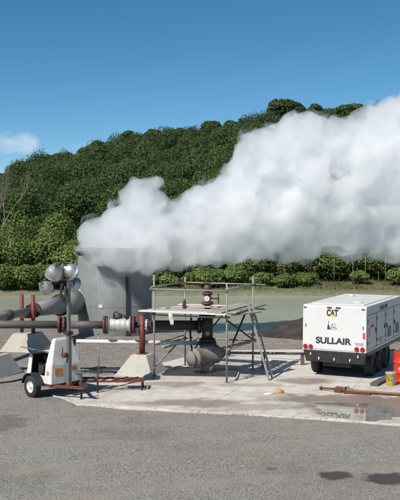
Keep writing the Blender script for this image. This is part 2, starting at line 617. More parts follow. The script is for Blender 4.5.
gcol = n.mix(n.math('MULTIPLY', spot(s3.x, s3.y, 0.5, 0.9), 0.6), gcol, (0.11, 0.085, 0.062))
gcol = n.mix(n.math('MULTIPLY', wet, 0.9), gcol, (0.045, 0.037, 0.033))
n.color(gcol)
n.bump(n.math('ADD', n.math('MULTIPLY', vor, 0.6), n.math('ADD', n.math('MULTIPLY', fine, 0.5), n.math('MULTIPLY', mid, 1.2))), 0.75, 0.035)
n.setr(n.math('SUBTRACT', 0.95, n.math('MULTIPLY', wet, 0.35)), 0, 0.3)
M['ground'] = n.m
ground = np_mesh('ground', tv, tf, 'ground')
ground.data.polygons.foreach_set('use_smooth', np.ones(len(tf), dtype=bool))
kind(ground, 'structure')

# ------------------------------------------------------------------ concrete pad
PADC = [(50, 393.5), (77, 404), (200, 411.5), (300, 417.5), (400, 424.5)]
pad_pts = [G(*p) for p in PADC] + [Vector((9.5, 19.0, 0)), Vector((14.5, 30.5, 0)), G(330, 349), G(236, 350), G(196, 354), G(160, 363), G(148, 373), G(100, 376.5)]


def edge_pts(poly, step, amp, seed):
    rs = random.Random(seed)
    out = []
    for i, p in enumerate(poly):
        q = poly[(i + 1) % len(poly)]
        m = max(1, int((q - p).length / step))
        for k in range(m):
            t = p.lerp(q, k / m)
            out.append(Vector((t.x + rs.uniform(-amp, amp), t.y + rs.uniform(-amp, amp), t.z)))
    return out


n = Nodes('pad_concrete')
sep = n.t.nodes.new('ShaderNodeSeparateXYZ')
n.link(n.geo.outputs['Position'], sep.inputs[0])
big = n.noise(0.5, 6, 0.62, world=True)
mid = n.noise(2.6, 6, 0.65, world=True)
fine = n.noise(40, 4, 0.65, world=True)
ccol = n.mix(n.ramp(mid, 0.3, 0.72), (0.41, 0.37, 0.315), (0.66, 0.61, 0.54))
ccol = n.mix(n.math('MULTIPLY', n.ramp(big, 0.48, 0.68), 0.75), ccol, (0.235, 0.195, 0.155))
ccol = n.mix(0.3, ccol, n.mix(n.ramp(fine, 0.3, 0.7), (0.30, 0.275, 0.24), (0.62, 0.59, 0.53)))
rot = n.t.nodes.new('ShaderNodeVectorRotate')
rot.inputs['Angle'].default_value = R(21)
rot.inputs['Axis'].default_value = (0, 0, 1)
n.link(n.geo.outputs['Position'], rot.inputs['Vector'])
sr = n.t.nodes.new('ShaderNodeSeparateXYZ')
n.link(rot.outputs[0], sr.inputs[0])
jx = n.math('ABSOLUTE', n.math('SUBTRACT', n.math('FRACT', n.math('DIVIDE', n.math('ADD', sr.outputs[0], n.math('MULTIPLY', mid, 0.05)), 3.1)), 0.5))
jy = n.math('ABSOLUTE', n.math('SUBTRACT', n.math('FRACT', n.math('DIVIDE', n.math('ADD', sr.outputs[1], n.math('MULTIPLY', mid, 0.05)), 2.7)), 0.5))
joint = n.ramp(n.math('MINIMUM', jx, jy), 0.008, 0.003)
ccol = n.mix(n.math('MULTIPLY', joint, 0.35), ccol, (0.10, 0.085, 0.07))
crk = n.ramp(n.voronoi(0.6, feature='DISTANCE_TO_EDGE', vec=None), 0.010, 0.003)
ccol = n.mix(n.math('MULTIPLY', crk, 0.08), ccol, (0.12, 0.10, 0.085))
s_pu = G(362, 408)


def pspot(px, py, rx, ry, amp=1.0):
    c = G(px, py)
    wob = n.math('MULTIPLY', n.math('SUBTRACT', n.noise(1.7, 6, 0.6, world=True), 0.5), 1.6 * amp)
    dx = n.math('DIVIDE', n.math('SUBTRACT', sep.outputs[0], c.x), rx)
    dy = n.math('DIVIDE', n.math('SUBTRACT', sep.outputs[1], c.y), ry)
    r = n.math('ADD', n.math('SQRT', n.math('ADD', n.math('MULTIPLY', dx, dx), n.math('MULTIPLY', dy, dy))), wob)
    return n.ramp(r, 1.25, 0.75)


damp = n.math('MAXIMUM', pspot(360, 407, 1.55, 1.3), n.math('MULTIPLY', pspot(208, 404, 0.8, 0.5, 1.3), 0.7))
damp = n.math('MAXIMUM', damp, n.math('MULTIPLY', pspot(255, 385, 1.2, 0.25, 1.3), 0.45))
damp = n.math('MAXIMUM', damp, n.math('MULTIPLY', pspot(305, 381, 0.9, 0.5, 1.3), 0.8))
damp = n.math('MAXIMUM', damp, n.math('MULTIPLY', pspot(120, 388, 1.2, 0.3, 1.3), 0.3))
for (qx, qy, q1_, q2_, qa) in ((195, 403, 0.9, 0.35, 0.6), (330, 399, 1.2, 0.4, 0.75), (255, 407, 0.8, 0.3, 0.4), (175, 384, 0.7, 0.3, 0.5), (240, 372, 0.8, 0.5, 0.35), (385, 402, 1.1, 0.6, 0.8), (150, 404, 0.6, 0.25, 0.35)):
    damp = n.math('MAXIMUM', damp, n.math('MULTIPLY', pspot(qx, qy, q1_ * 1.35, q2_ * 1.5, 1.5), min(1.0, qa * 1.3)))
ccol = n.mix(n.math('MULTIPLY', damp, 0.85), ccol, (0.16, 0.115, 0.08))
n.color(ccol)
n.bump(n.math('ADD', n.math('MULTIPLY', fine, 0.4), mid), 0.35, 0.01)
n.setr(n.math('SUBTRACT', 0.88, n.math('MULTIPLY', damp, 0.45)), 0, 0.4)
M['concrete'] = n.m
pb = MB().prism(edge_pts([p - Vector((0, 0, 0.35)) for p in pad_pts], 0.3, 0.035, 2), (0, 0, 0.35))
kind(pb.build('concrete_pavement', 'concrete', bevel=0.015), 'structure')

# the puddle: a thin sheet of standing water with a wandering outline
n = Nodes('puddle_water')
n.color(n.mix(n.ramp(n.noise(2.2, 6, 0.65, world=True), 0.35, 0.7), (0.15, 0.125, 0.10), (0.30, 0.265, 0.22)))
n.bump(n.noise(2.5, 3, 0.5, world=True), 0.02, 0.01)
n.setr(n.ramp(n.noise(3.0, 6, 0.65, world=True), 0.47, 3.0), 0, 0.5)
M['puddle'] = n.m
pc = G(360, 411.2)
rs = random.Random(5)
pts = []
for i in range(72):
    t = 2 * math.pi * i / 72
    k = 1 + 0.09 * math.sin(3 * t + 1) + 0.08 * math.sin(5 * t + 2.2) + 0.07 * math.sin(11 * t) + rs.uniform(-0.02, 0.02)
    pts.append(Vector((pc.x + 1.15 * k * math.cos(t), pc.y + 1.0 * k * math.sin(t) - 0.22 * math.cos(t), 0.004)))
kind(MB().add(pts, [tuple(range(72))]).build('puddle', 'puddle'), 'structure')

# ------------------------------------------------------------------ pond
n = Nodes('pond_water')
n.color(n.mix(n.ramp(n.noise(0.12, 4, world=True), 0.35, 0.65), (0.285, 0.305, 0.225), (0.33, 0.345, 0.262)))
n.bump(n.noise(1.2, 5, 0.6, vec=n.mapping((1.0, 2.6, 1))), 0.5, 0.06)
n.setr(0.22, 0, 0.28)
M['pond'] = n.m
wm = MB().add([(-70, 36, -0.33), (48, 36, -0.33), (48, 63, -0.33), (-70, 63, -0.33)], [(0, 1, 2, 3)])
kind(wm.build('water', 'pond'), 'structure')

# ------------------------------------------------------------------ dark earth bank behind the compressor
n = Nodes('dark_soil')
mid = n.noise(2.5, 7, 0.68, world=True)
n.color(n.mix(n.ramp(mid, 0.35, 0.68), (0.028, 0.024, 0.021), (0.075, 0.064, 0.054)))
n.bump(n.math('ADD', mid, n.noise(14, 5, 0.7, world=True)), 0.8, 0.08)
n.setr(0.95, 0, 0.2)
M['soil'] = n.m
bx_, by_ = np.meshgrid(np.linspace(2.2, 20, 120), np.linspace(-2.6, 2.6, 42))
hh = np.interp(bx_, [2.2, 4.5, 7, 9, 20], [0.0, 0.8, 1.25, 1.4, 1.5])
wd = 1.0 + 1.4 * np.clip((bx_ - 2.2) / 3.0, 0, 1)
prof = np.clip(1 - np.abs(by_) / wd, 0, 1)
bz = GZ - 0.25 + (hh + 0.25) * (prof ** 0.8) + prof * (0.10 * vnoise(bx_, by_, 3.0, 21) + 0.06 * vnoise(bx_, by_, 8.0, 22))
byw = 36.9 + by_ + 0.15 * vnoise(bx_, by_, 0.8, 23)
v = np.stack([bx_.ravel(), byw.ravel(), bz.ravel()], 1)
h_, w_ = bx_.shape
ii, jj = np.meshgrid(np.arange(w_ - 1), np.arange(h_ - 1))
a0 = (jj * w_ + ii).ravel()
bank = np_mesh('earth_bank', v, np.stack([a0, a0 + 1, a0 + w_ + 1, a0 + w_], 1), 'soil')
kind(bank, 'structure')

# ------------------------------------------------------------------ loose stones (uncountable)
rng = np.random.RandomState(11)


def in_poly(px, py, poly):
    inside = np.zeros(len(px), bool)
    m = len(poly)
    for i in range(m):
        x1, y1, x2, y2 = poly[i].x, poly[i].y, poly[(i + 1) % m].x, poly[(i + 1) % m].y
        c = ((y1 > py) != (y2 > py)) & (px < (x2 - x1) * (py - y1) / (y2 - y1 + 1e-9) + x1)
        inside ^= c
    return inside


def stones(N, ylo, yhi, smin, smax):
    u = rng.rand(N)
    y = np.sqrt(ylo ** 2 + u * (yhi ** 2 - ylo ** 2))
    x = (rng.rand(N) - 0.5) * 2 * 0.30 * y
    keep = ~in_poly(x, y, pad_pts)
    clump = vnoise(x, y, 0.9, 31) + 0.6 * vnoise(x, y, 2.7, 32)
    for (wx, wy, wr) in ((s1.x, s1.y, 0.36), (s2.x, s2.y, 0.46)):
        keep &= np.hypot(x - wx, (y - wy) * 1.3) > wr * 1.05
    keep &= rng.rand(N) < np.clip(0.5 + 1.5 * clump, 0.05, 1)
    for (ax_, ay_, bx_, by_) in RUTS:
        ln = math.hypot(bx_ - ax_, by_ - ay_)
        off = np.abs((x - ax_) * (ay_ - by_) / ln + (y - ay_) * (bx_ - ax_) / ln + 0.25 * vnoise(x, y, 0.7, 61))
        keep &= rng.rand(N) > 0.85 * np.clip((0.36 - off) / 0.16, 0, 1)
    x, y = x[keep], y[keep]
    k = len(x)
    s = smin + (smax - smin) * rng.rand(k) ** 3.0
    base = np.array([[1, 0, 0], [-1, 0, 0], [0, 1, 0], [0, -1, 0], [0, 0, 1], [0, 0, -1]], float)
    pts = base[None] * (0.65 + 0.7 * rng.rand(k, 6, 1)) * s[:, None, None]
    pts = pts + (rng.rand(k, 6, 3) - 0.5) * s[:, None, None] * 0.8
    pts[:, :, 2] *= 0.7
    pts += np.stack([x, y, terrain(x, y) + s * 0.25], 1)[:, None, :]
    fidx = np.array([[0, 2, 4], [2, 1, 4], [1, 3, 4], [3, 0, 4], [2, 0, 5], [1, 2, 5], [3, 1, 5], [0, 3, 5]])
    faces = (np.arange(k)[:, None, None] * 6 + fidx[None]).reshape(-1, 3)
    return pts.reshape(-1, 3), faces, np.repeat(rng.rand(k), 6)


n = Nodes('loose_stone')
at = n.t.nodes.new('ShaderNodeAttribute')
at.attribute_name = 'tint'
n.color(n.mix(at.outputs['Fac'], (0.16, 0.148, 0.135), (0.33, 0.312, 0.29)))
n.setr(0.9, 0, 0.3)
M['stone'] = n.m
v1, f1, t1 = stones(60000, 13.2, 24.5, 0.006, 0.020)



def edge_stones(N):
    """gravel kicked over the front edge of the pad"""
    a = np.array([[p.x, p.y] for p in pad_pts[:6]])
    i = rng.randint(0, 5, N)
    t = rng.rand(N)
    p = a[i] * (1 - t[:, None]) + a[i + 1] * t[:, None]
    keep = rng.rand(N) < np.clip(0.45 + 1.3 * vnoise(p[:, 0], p[:, 1], 2.2, 35), 0.04, 1)
    p = p[keep]
    k = len(p)
    off = np.abs(rng.normal(size=k)) ** 1.5 * 0.16 - 0.03
    p = p + np.stack([off * 0.25, off], 1)
    s = 0.005 + 0.012 * rng.rand(k) ** 2
    base = np.array([[1, 0, 0], [-1, 0, 0], [0, 1, 0], [0, -1, 0], [0, 0, 1], [0, 0, -1]], float)
    pts = base[None] * (0.65 + 0.7 * rng.rand(k, 6, 1)) * s[:, None, None]
    pts += np.stack([p[:, 0], p[:, 1], s * 0.4 + np.where(off > 0.0, 0, -0.02)], 1)[:, None, :]
    fidx = np.array([[0, 2, 4], [2, 1, 4], [1, 3, 4], [3, 0, 4], [2, 0, 5], [1, 2, 5], [3, 1, 5], [0, 3, 5]])
    return pts.reshape(-1, 3), (np.arange(k)[:, None, None] * 6 + fidx[None]).reshape(-1, 3), np.repeat(rng.rand(k), 6)


v3, f3, t3 = edge_stones(800)
v2, f2, t2 = stones(9000, 24.5, 38, 0.01, 0.036)
g = np_mesh('gravel', np.concatenate([v1, v2, v3]), np.concatenate([f1, f2 + len(v1), f3 + len(v1) + len(v2)]), 'stone', np.concatenate([t1, t2, t3]))
kind(g, 'stuff')


# ------------------------------------------------------------------ vegetation
def crown_quads(cen, rad, rz, n_per, leaf, rng, lobes=7, tint=None, spread=0.25, coh=0.6):
    """leaf clumps of many crowns at once: cen (k,3), rad (k,), rz (k,) -> verts, faces, tint"""
    k = len(cen)
    ld = rng.normal(size=(k, lobes, 3))
    ld /= np.linalg.norm(ld, axis=2, keepdims=True)
    ld[:, :, 2] = np.abs(ld[:, :, 2]) * 1.0 - 0.25
    lc = ld * (0.36 + 0.26 * rng.rand(k, lobes, 1))
    lr = 0.40 + 0.26 * rng.rand(k, lobes)
    which = rng.randint(0, lobes, size=(k, n_per))
    d = rng.normal(size=(k, n_per, 3))
    d /= np.linalg.norm(d, axis=2, keepdims=True)
    d[:, :, 2] = np.where(rng.rand(k, n_per) < 0.6, np.abs(d[:, :, 2]), d[:, :, 2])
    ar = np.arange(k)[:, None]
    p = lc[ar, which] + d * (lr[ar, which] * (1.0 - spread * rng.rand(k, n_per) ** 1.5 + 0.12 * rng.rand(k, n_per)))[:, :, None]
    sc = np.stack([rad, rad, rz], 1)
    pos = cen[:, None, :] + p * sc[:, None, :]
    nrm = d + np.array([0, 0, 0.25]) + coh * rng.normal(size=(k, n_per, 3))
    nrm /= np.linalg.norm(nrm, axis=2, keepdims=True)
    t = np.cross(nrm, rng.normal(size=(k, n_per, 3)))
    t /= np.linalg.norm(t, axis=2, keepdims=True) + 1e-9
    b = np.cross(nrm, t)
    s = (leaf[:, None] * (0.55 + 0.9 * rng.rand(k, n_per)))[:, :, None]
    q = np.stack([pos - t * s - b * s * 0.25, pos + b * s * 0.62 - t * s * 0.1, pos + t * s + b * s * 0.1, pos - b * s * 0.62 + t * s * 0.15], 2)
    m = k * n_per
    faces = np.arange(m * 4).reshape(m, 4)
    tt = (rng.rand(k) if tint is None else tint)[:, None] * 0.75 + 0.25 * rng.rand(k, n_per)
    return q.reshape(-1, 3), faces, np.repeat(tt.ravel(), 4)


# hillside forest mass
def forest_part(N, ya, yb, r0, r1, n_per, leaf):
    """crowns standing side by side, thrown so that each keeps its own room"""
    M_ = N * 9
    y = np.sqrt(ya ** 2 + rng.rand(M_) * (yb ** 2 - ya ** 2))
    x = (rng.rand(M_) - 0.5) * 2 * 0.33 * y
    r = r0 + r1 * rng.rand(M_) ** 1.8
    px_, py_, pr_ = np.zeros(N), np.zeros(N), np.zeros(N)
    k = 0
    for i in range(M_):
        if k >= N:
            break
        if k and (np.hypot(px_[:k] - x[i], py_[:k] - y[i]) < 0.62 * (pr_[:k] + r[i])).any():
            continue
        px_[k], py_[k], pr_[k] = x[i], y[i], r[i]
        k += 1
    fx, fy, frad = px_[:k], py_[:k], pr_[:k]
    frz = frad * (0.75 + 0.45 * rng.rand(k))
    fc = np.stack([fx, fy, terrain(fx, fy) + frz * (0.35 + 0.45 * rng.rand(k))], 1)
    tnt = np.clip(0.33 + 0.4 * vnoise(fx, fy, 0.06, 41) + 0.5 * (rng.rand(k) - 0.5) * 2, 0, 1)
    return crown_quads(fc, frad, frz, n_per, np.full(k, leaf), rng, tint=tnt, spread=0.35, lobes=6, coh=0.5)


parts_ = [forest_part(420, 67, 130, 1.5, 2.6, 2400, 0.13), forest_part(800, 130, 215, 1.6, 3.2, 1350, 0.185), forest_part(1250, 215, 318, 1.7, 3.6, 1150, 0.235), forest_part(1700, 90, 318, 1.5, 0.8, 280, 0.27)]
k_, vs_, fs_, ts_ = 0, [], [], []
for (v1, f1, t1) in parts_:
    vs_.append(v1)
    fs_.append(f1 + k_)
    ts_.append(t1)
    k_ += len(v1)
v1, f1, t1 = np.concatenate(vs_), np.concatenate(fs_), np.concatenate(ts_)
forest = np_mesh('forest', v1, f1, 'forest', t1)
kind(forest, 'stuff')


def trunk_mb(h, r, rs, lean=0.0, limbs=5, spread=1.0, base=0.0):
    mb = MB()
    pts = [Vector((lean * (k / 5) ** 2 + rs.uniform(-.05, .05) * h * 0.1, rs.uniform(-.05, .05) * h * 0.1, base + h * k / 5)) for k in range(6)]
    mb.tube(pts, [r * (1 - 0.13 * k) for k in range(6)], 7)
    for i in range(limbs):
        k = rs.uniform(0.45, 0.95) * 5
        p = pts[int(k)].lerp(pts[min(5, int(k) + 1)], k % 1)
        t = rs.uniform(0, 6.28)
        L = spread * rs.uniform(0.5, 0.95)
        q = p + Vector((math.cos(t) * L, math.sin(t) * L, L * rs.uniform(0.35, 0.9)))
        m = p.lerp(q, 0.5) + Vector((0, 0, -0.06 * L))
        mb.tube([p, m, q], [r * 0.45, r * 0.3, r * 0.12], 6)
    return mb


TSEED = [100]


def tree(name, label, cat, group, x, y, rad, height, crown_rz, nleaf, leaf, tint, mat, z=None, lean=0.0, lobes=8, spread=0.5):
    """a single tree or bush: tapered trunk with limbs and a crown of leaf clumps"""
    TSEED[0] += 1
    rs = random.Random(TSEED[0])
    rg = np.random.RandomState(TSEED[0])
    z0 = float(terrain(x, y)) if z is None else z
    root = thing(name, label, cat, (x, y, z0), 0, group)
    th = max(0.3, height - crown_rz * 0.9)
    trunk_mb(th, max(0.04, rad * 0.055), rs, lean, 6, rad * 0.8, -0.1).build('trunk', 'trunk', root)
    cen = np.array([[lean, 0, height - crown_rz * 0.85]])
    vv, ff, tt = crown_quads(cen, np.array([rad]), np.array([crown_rz]), nleaf, np.array([leaf]), rg, lobes=lobes, tint=np.array([tint]), spread=spread)
    np_mesh('crown', vv, ff, mat, tt, root)
    return root


# trees that stand out on the ridge line
def ridge_tree(px, py_top, w, label, tint=0.15, dist=296):
    x = (px - 200) / F * dist
    rad = w / 2 / F * dist
    z0 = float(terrain(x, dist))
    ztop = CH + (HOR - py_top) / F * dist
    h = max(ztop - z0, 4.0)
    tree('ridge_tree', label, 'tree', 'trees on the ridge line', x, dist, rad, h, min(rad * 0.85, h * 0.5), 3400, rad * 0.09, tint, 'forest', lobes=7, spread=0.3)


ridge_tree(283, 101, 38, 'large dark round tree topping the ridge above the steam', 0.1)
ridge_tree(153, 129, 19, 'dark round tree breaking the ridge line at mid slope', 0.1)
ridge_tree(315, 105, 20, 'small round tree beside the largest ridge tree', 0.2)
ridge_tree(350, 106, 44, 'broad flat tree on the ridge above the compressor', 0.2)
common = 'dark green tree standing on the ridge line against the sky'
for (px, pt, w) in ((128, 132, 15), (180, 128, 18), (212, 123, 22), (232, 121, 20), (250, 121, 12), (262, 115, 18), (98, 141, 15), (60, 153, 14), (385, 108, 26), (400, 109, 20)):
    ridge_tree(px, pt, w, common, random.uniform(0.1, 0.35))

# individual trees at the foot of the hill
foot = [(-16.5, 78, 3.4, 7.4), (-11.5, 82, 3.3, 7.4), (-7.0, 78, 2.8, 7.2), (-19, 92, 3.6, 6.6), (-13.5, 98, 3.7, 6.8), (-8.5, 95, 3.2, 6.4), (-3.5, 86, 3.0, 7.0), (-3, 100, 3.4, 7),
        (1.5, 80, 2.6, 5.4), (6, 84, 3.0, 6.0), (10.5, 78, 2.6, 5.0), (14, 86, 3.2, 7.0), (18.5, 80, 2.8, 6.0), (22, 88, 3.0, 7.5)]
for i, (x, y, r_, h) in enumerate(foot):
    tree('broadleaf_tree', 'green broadleaf tree at the foot of the hill behind the pond', 'tree', 'trees at the foot of the hill', x, y, r_, h, r_ * 1.0, 6000, 0.11, random.uniform(0.25, 0.9), 'forest')

# bushes along the far bank of the pond
bush = [(-15.6, 64.5, 2.3, 4.1), (-13.3, 63.6, 2.1, 3.7), (-11.2, 64.8, 2.0, 3.9), (-9.3, 63.6, 1.9, 3.2), (-7.2, 64.6, 1.8, 2.9), (-14.5, 68, 2.3, 5.4), (-11.6, 68.6, 2.2, 5.2), (-17.6, 66.5, 2.4, 4.6), (-16.0, 62.4, 1.5, 2.2), (-14.2, 62.2, 1.4, 1.9), (-12.4, 62.3, 1.4, 2.0), (-10.6, 62.2, 1.3, 1.7), (-8.9, 62.3, 1.2, 1.5), (-7.2, 62.4, 1.2, 1.6), (-5.6, 63.4, 1.2, 1.8), (-8.6, 68, 2.1, 4.4)]
for (x, y, r_, h) in bush:
    tree('pond_bush', 'bright green bush crowding the pond edge near the bare tree', 'bush', 'bushes on the bank behind the light tower', x, y, r_, h, h * 0.62, 4600, 0.09, random.uniform(0.4, 1.0), 'shrub')
rb = random.Random(12)
bush2 = []
for i in range(34):
    x = -3.6 + i * 0.72 + rb.uniform(-0.3, 0.3)
    big_ = rb.random() < 0.4
    bush2.append((x, rb.uniform(64.6, 68.0) if big_ else rb.uniform(62.9, 64.4), rb.uniform(1.2, 1.8) if big_ else rb.uniform(0.7, 1.2), rb.uniform(2.0, 3.1) if big_ else rb.uniform(0.8, 1.5)))
for i in range(18):
    bush2.append((-4 + i * 1.5 + rb.uniform(-0.5, 0.5), rb.uniform(69, 73.5), rb.uniform(1.5, 2.3), rb.uniform(2.4, 4.2)))
for (x, y, r_, h) in bush2:
    tree('bank_shrub', 'green shrub growing on the dry bank below the steam', 'shrub', 'shrubs along the far bank below the steam', x, y, r_, h, h * rb.uniform(0.56, 0.7), 3000, 0.08, random.uniform(0.2, 1.0), 'shrub')


# dry grass and weeds on the bank
def blades(N, x0, x1, y0, y1, hmin, hmax, seed):
    rg = np.random.RandomState(seed)
    x, y = rg.uniform(x0, x1, N), rg.uniform(y0, y1, N)
    keep = rg.rand(N) < np.clip(0.55 + vnoise(x, y, 1.1, seed), 0.05, 1)
    x, y = x[keep], y[keep]
    k = len(x)
    h = hmin + (hmax - hmin) * rg.rand(k) ** 2
    w = 0.025 + 0.03 * rg.rand(k)
    t = rg.rand(k) * 6.283
    z = terrain(x, y) - 0.02
    p = np.stack([x, y, z], 1)
    s = np.stack([np.cos(t) * w, np.sin(t) * w, 0 * w], 1)
    top = p + np.stack([(rg.rand(k) - .5) * h * .8, (rg.rand(k) - .5) * h * .8, h], 1)
    q = np.stack([p - s, p + s, top], 1).reshape(-1, 3)
    return q, np.arange(3 * k).reshape(k, 3), np.repeat(rg.rand(k), 3)


va, fa, ta = blades(30000, -22, 24, 61.7, 68, 0.06, 0.34, 51)
gr = np_mesh('dry_grass', va, fa, 'dry_leaf', ta)
kind(gr, 'stuff')


# bare tree at the left
def bare_tree():
    base = P(-4, 246, 66)
    base.z = float(terrain(base.x, base.y))
    root = thing('bare_tree', 'bare leafless pale tree rising above the green bushes', 'tree', base)
    rs = random.Random(3)
    tr, tw = MB(), MB()

    def grow(p, d, L, r, depth, mb):
        q = p + d * L
        m = p.lerp(q, 0.5) + Vector((rs.uniform(-.06, .06), rs.uniform(-.06, .06), 0)) * L
        mb.tube([p, m, q], [r, r * 0.85, r * 0.66], 6 if depth < 3 else 4, caps=False)
        if depth >= 6:
            return
        for i in range(2 if depth < 2 or rs.random() < 0.6 else 3):
            nd = (d + Vector((rs.uniform(-.42, .42), rs.uniform(-.42, .42), rs.uniform(0.1, .6)))).normalized()
            grow(q, nd, L * rs.uniform(0.62, 0.88), r * 0.62, depth + 1, tw)
    grow(Vector((0, 0, -0.2)), Vector((0.03, 0, 1)), 2.5, 0.10, 0, tr)
    grow(Vector((0, 0, 2.4)), Vector((-0.35, 0, 0.94)).normalized(), 1.5, 0.07, 1, tw)
    tr.build('trunk', 'bark', root)
    tw.build('branches', 'bark', root)


bare_tree()

# ------------------------------------------------------------------ wire fence beyond the pond
fr = thing('wire_fence', 'tall wire fence with thin steel posts beyond the pond', 'fence', (0, 63.6, 0.35))
fposts = [-1.0, 2.6, 6.3, 10.05, 11.45, 12.4, 13.9, 17.6, 21]
for x in fposts:
    h = 2.15
    MB().cyl((x, 0, -0.5), (x, 0, h), 0.026, seg=8).cyl((x, 0, h), (x, -0.18, h + 0.25), 0.022, seg=6).build('post', 'fence', fr)
for z in (0.15, 0.8, 1.45, 2.05):
    MB().cyl((-1.0, -0.04, z), (21, -0.04, z), 0.004, seg=4).build('wire', 'fence', fr)


# ------------------------------------------------------------------ silencer tank
TC = Vector((-3.8, 38.0, GZ))
TR = 1.64
tank = thing('silencer_tank', 'tall grey steel silencer tank venting steam from its open top', 'tank', TC)
H = 3.72
mb = MB().lathe([(TR, 0.0), (TR, H), (TR - 0.03, H), (TR - 0.03, 0.1)], seg=72)
mb.build('shell', 'galv', tank)
MB().lathe([(TR + 0.012, H - 0.06), (TR + 0.19, H - 0.06), (TR + 0.19, H + 0.09), (TR - 0.05, H + 0.09), (TR - 0.05, H + 0.02)], seg=72, smooth=False).build('rim', 'galv', tank)
for z in (1.25,):
    MB().lathe([(TR - 0.01, z - 0.012), (TR + 0.004, z - 0.006), (TR + 0.004, z + 0.006), (TR - 0.01, z + 0.012)], seg=72).build('weld_seam', 'galv', tank)
ang = math.atan2(-0.92, 0.40)
for ta_ in (ang, ang + 2.1, ang - 2.1):
    d = Vector((math.cos(ta_), math.sin(ta_), 0))
    tdir = Vector((-d.y, d.x, 0))
    MB().bar(d * (TR + 0.035) + Vector((0, 0, 0.0)), d * (TR + 0.035) + Vector((0, 0, H - 0.12)), 0.10, 0.07, up=d).build('stiffener', 'dark' if ta_ == ang else 'galv', tank)
ap = math.atan2(-0.98, -0.29)
MB().box(Vector((math.cos(ap), math.sin(ap), 0)) * (TR + 0.012) + Vector((0, 0, 1.3)), (0.02, 0.17, 0.14), (0, 0, ap)).build('nameplate', 'white', tank)

# ------------------------------------------------------------------ inlet duct to the tank
A = Vector((-7.9, 27.2, 1.5))
B = Vector((-5.30, 38.0, 1.36))
ax = (B - A).normalized()


def along(px):
    """the point of the duct axis that projects to column px"""
    t = (px - 200) / F
    k = (t * A.y - A.x) / ((B.x - A.x) - t * (B.y - A.y))
    return A.lerp(B, k)


duct = thing('inlet_duct', 'grey flaring duct feeding the silencer tank through red posts', 'duct', (0, 0, 0))
p0, p1, p2, p3 = A, along(34), along(60), along(74)
MB().cyl(p0, p1, 0.155, seg=24).build('pipe', 'grey_duct', duct)
MB().cyl(p1, p2, 0.24, 0.38, seg=32).build('cone', 'grey_duct', duct)
f_ = MB()
flange(f_, p2, ax, 0.47, 0.09, 32, 16)
f_.build('flange', 'dark', duct)
f_ = MB()
flange(f_, p1 - ax * 0.05, ax, 0.30, 0.08, 24, 10)
flange(f_, along(30), ax, 0.24, 0.06, 24, 8)
f_.build('flange', 'flange', duct)
tank_in = p3 + (B - p3).normalized() * 1.5 + Vector((0.35, 0, 0))
MB().cyl(p2, p3, 0.40, 0.56, seg=32).cyl(p3, tank_in, 0.56, 0.60, seg=32).build('mouth', 'grey_duct', duct)
e0 = along(7)
MB().lathe([(0.16, -0.25), (0.205, -0.2), (0.205, 0.2), (0.16, 0.25)], e0, ax, 24).build('elbow_collar', 'pipe', duct)


# ------------------------------------------------------------------ concrete pipe supports
def frustum(c, b, t, h, yaw, mat, name, parent):
    m = Matrix.Rotation(yaw, 3, 'Z')
    vs = [m @ Vector((sx * q, sy * q, z)) for (q, z) in ((b, 0), (t, h)) for (sx, sy) in ((-1, -1), (1, -1), (1, 1), (-1, 1))]
    mb = MB().add(vs, [(3, 2, 1, 0), (4, 5, 6, 7), (0, 1, 5, 4), (1, 2, 6, 5), (2, 3, 7, 6), (3, 0, 4, 7)])
    o = mb.build(name, mat, parent, bevel=0.02)
    o.location = c
    return o


# twin-post support under the duct
sp = along(27)
yaw_d = math.atan2(ax.y, ax.x) - math.pi / 2
s1_ = thing('pipe_support', 'rust stained concrete block with two red posts carrying the grey duct', 'pipe support', (sp.x, sp.y, GZ), yaw_d)
frustum((0, 0, 0), 0.80, 0.42, 0.66, 0, 'block_rust', 'block', s1_)
for sx in (-0.235, 0.235):
    MB().cyl((sx, 0, 0.6), (sx, 0, 2.12), 0.075, seg=16).build('post', 'red', s1_)
MB().box((0, 0, 1.28), (0.6, 0.14, 0.12)).build('cross_beam', 'red', s1_, bevel=0.01)

# ------------------------------------------------------------------ main steam pipe
PZ = 1.56
YL, YR = 27.25, 26.95


def mp(px):
    t = (px - 200) / F
    y = YL + (YR - YL) * (px + 60) / 270.0
    return Vector((t * y, y, PZ))


mpipe = thing('steam_pipe', 'long weathered steam pipe running past the light tower to the wellhead', 'pipe', (0, 0, 0))
MB().cyl(mp(-60), mp(58.5), 0.125, seg=24).cyl(mp(65), mp(104), 0.125, seg=24).build('pipe', 'pipe', mpipe)
f_ = MB()
for px in (59.5, 64.2):
    flange(f_, mp(px), (1, 0, 0), 0.27, 0.075, 24, 12)
f_.cyl(mp(59), mp(65), 0.14, seg=20)
f_.build('flange', 'flange', mpipe)
for px in (104.5, 133.6):
    f_ = MB()
    flange(f_, mp(px), (1, 0, 0), 0.29, 0.07, 28, 12)
    flange(f_, mp(px + 2.6 * (1 if px < 110 else -1)), (1, 0, 0), 0.285, 0.06, 28, 12)
    f_.build('flange', 'flange' if px > 110 else 'flange', mpipe)
w0, w1 = mp(107), mp(131)
L = (w1 - w0).length
va_ = MB().lathe([(0.27, 0), (0.27, 0.05), (0.20, 0.07), (0.20, 0.14), (0.215, 0.22), (0.215, 0.24), (0.205, 0.26), (0.235, 0.36), (0.235, 0.42), (0.205, 0.52), (0.215, 0.54), (0.215, 0.57), (0.19, 0.62), (0.185, L - 0.06), (0.27, L - 0.05), (0.27, L)], w0, (w1 - w0), 28)
va_.build('check_valve', 'silver', mpipe)
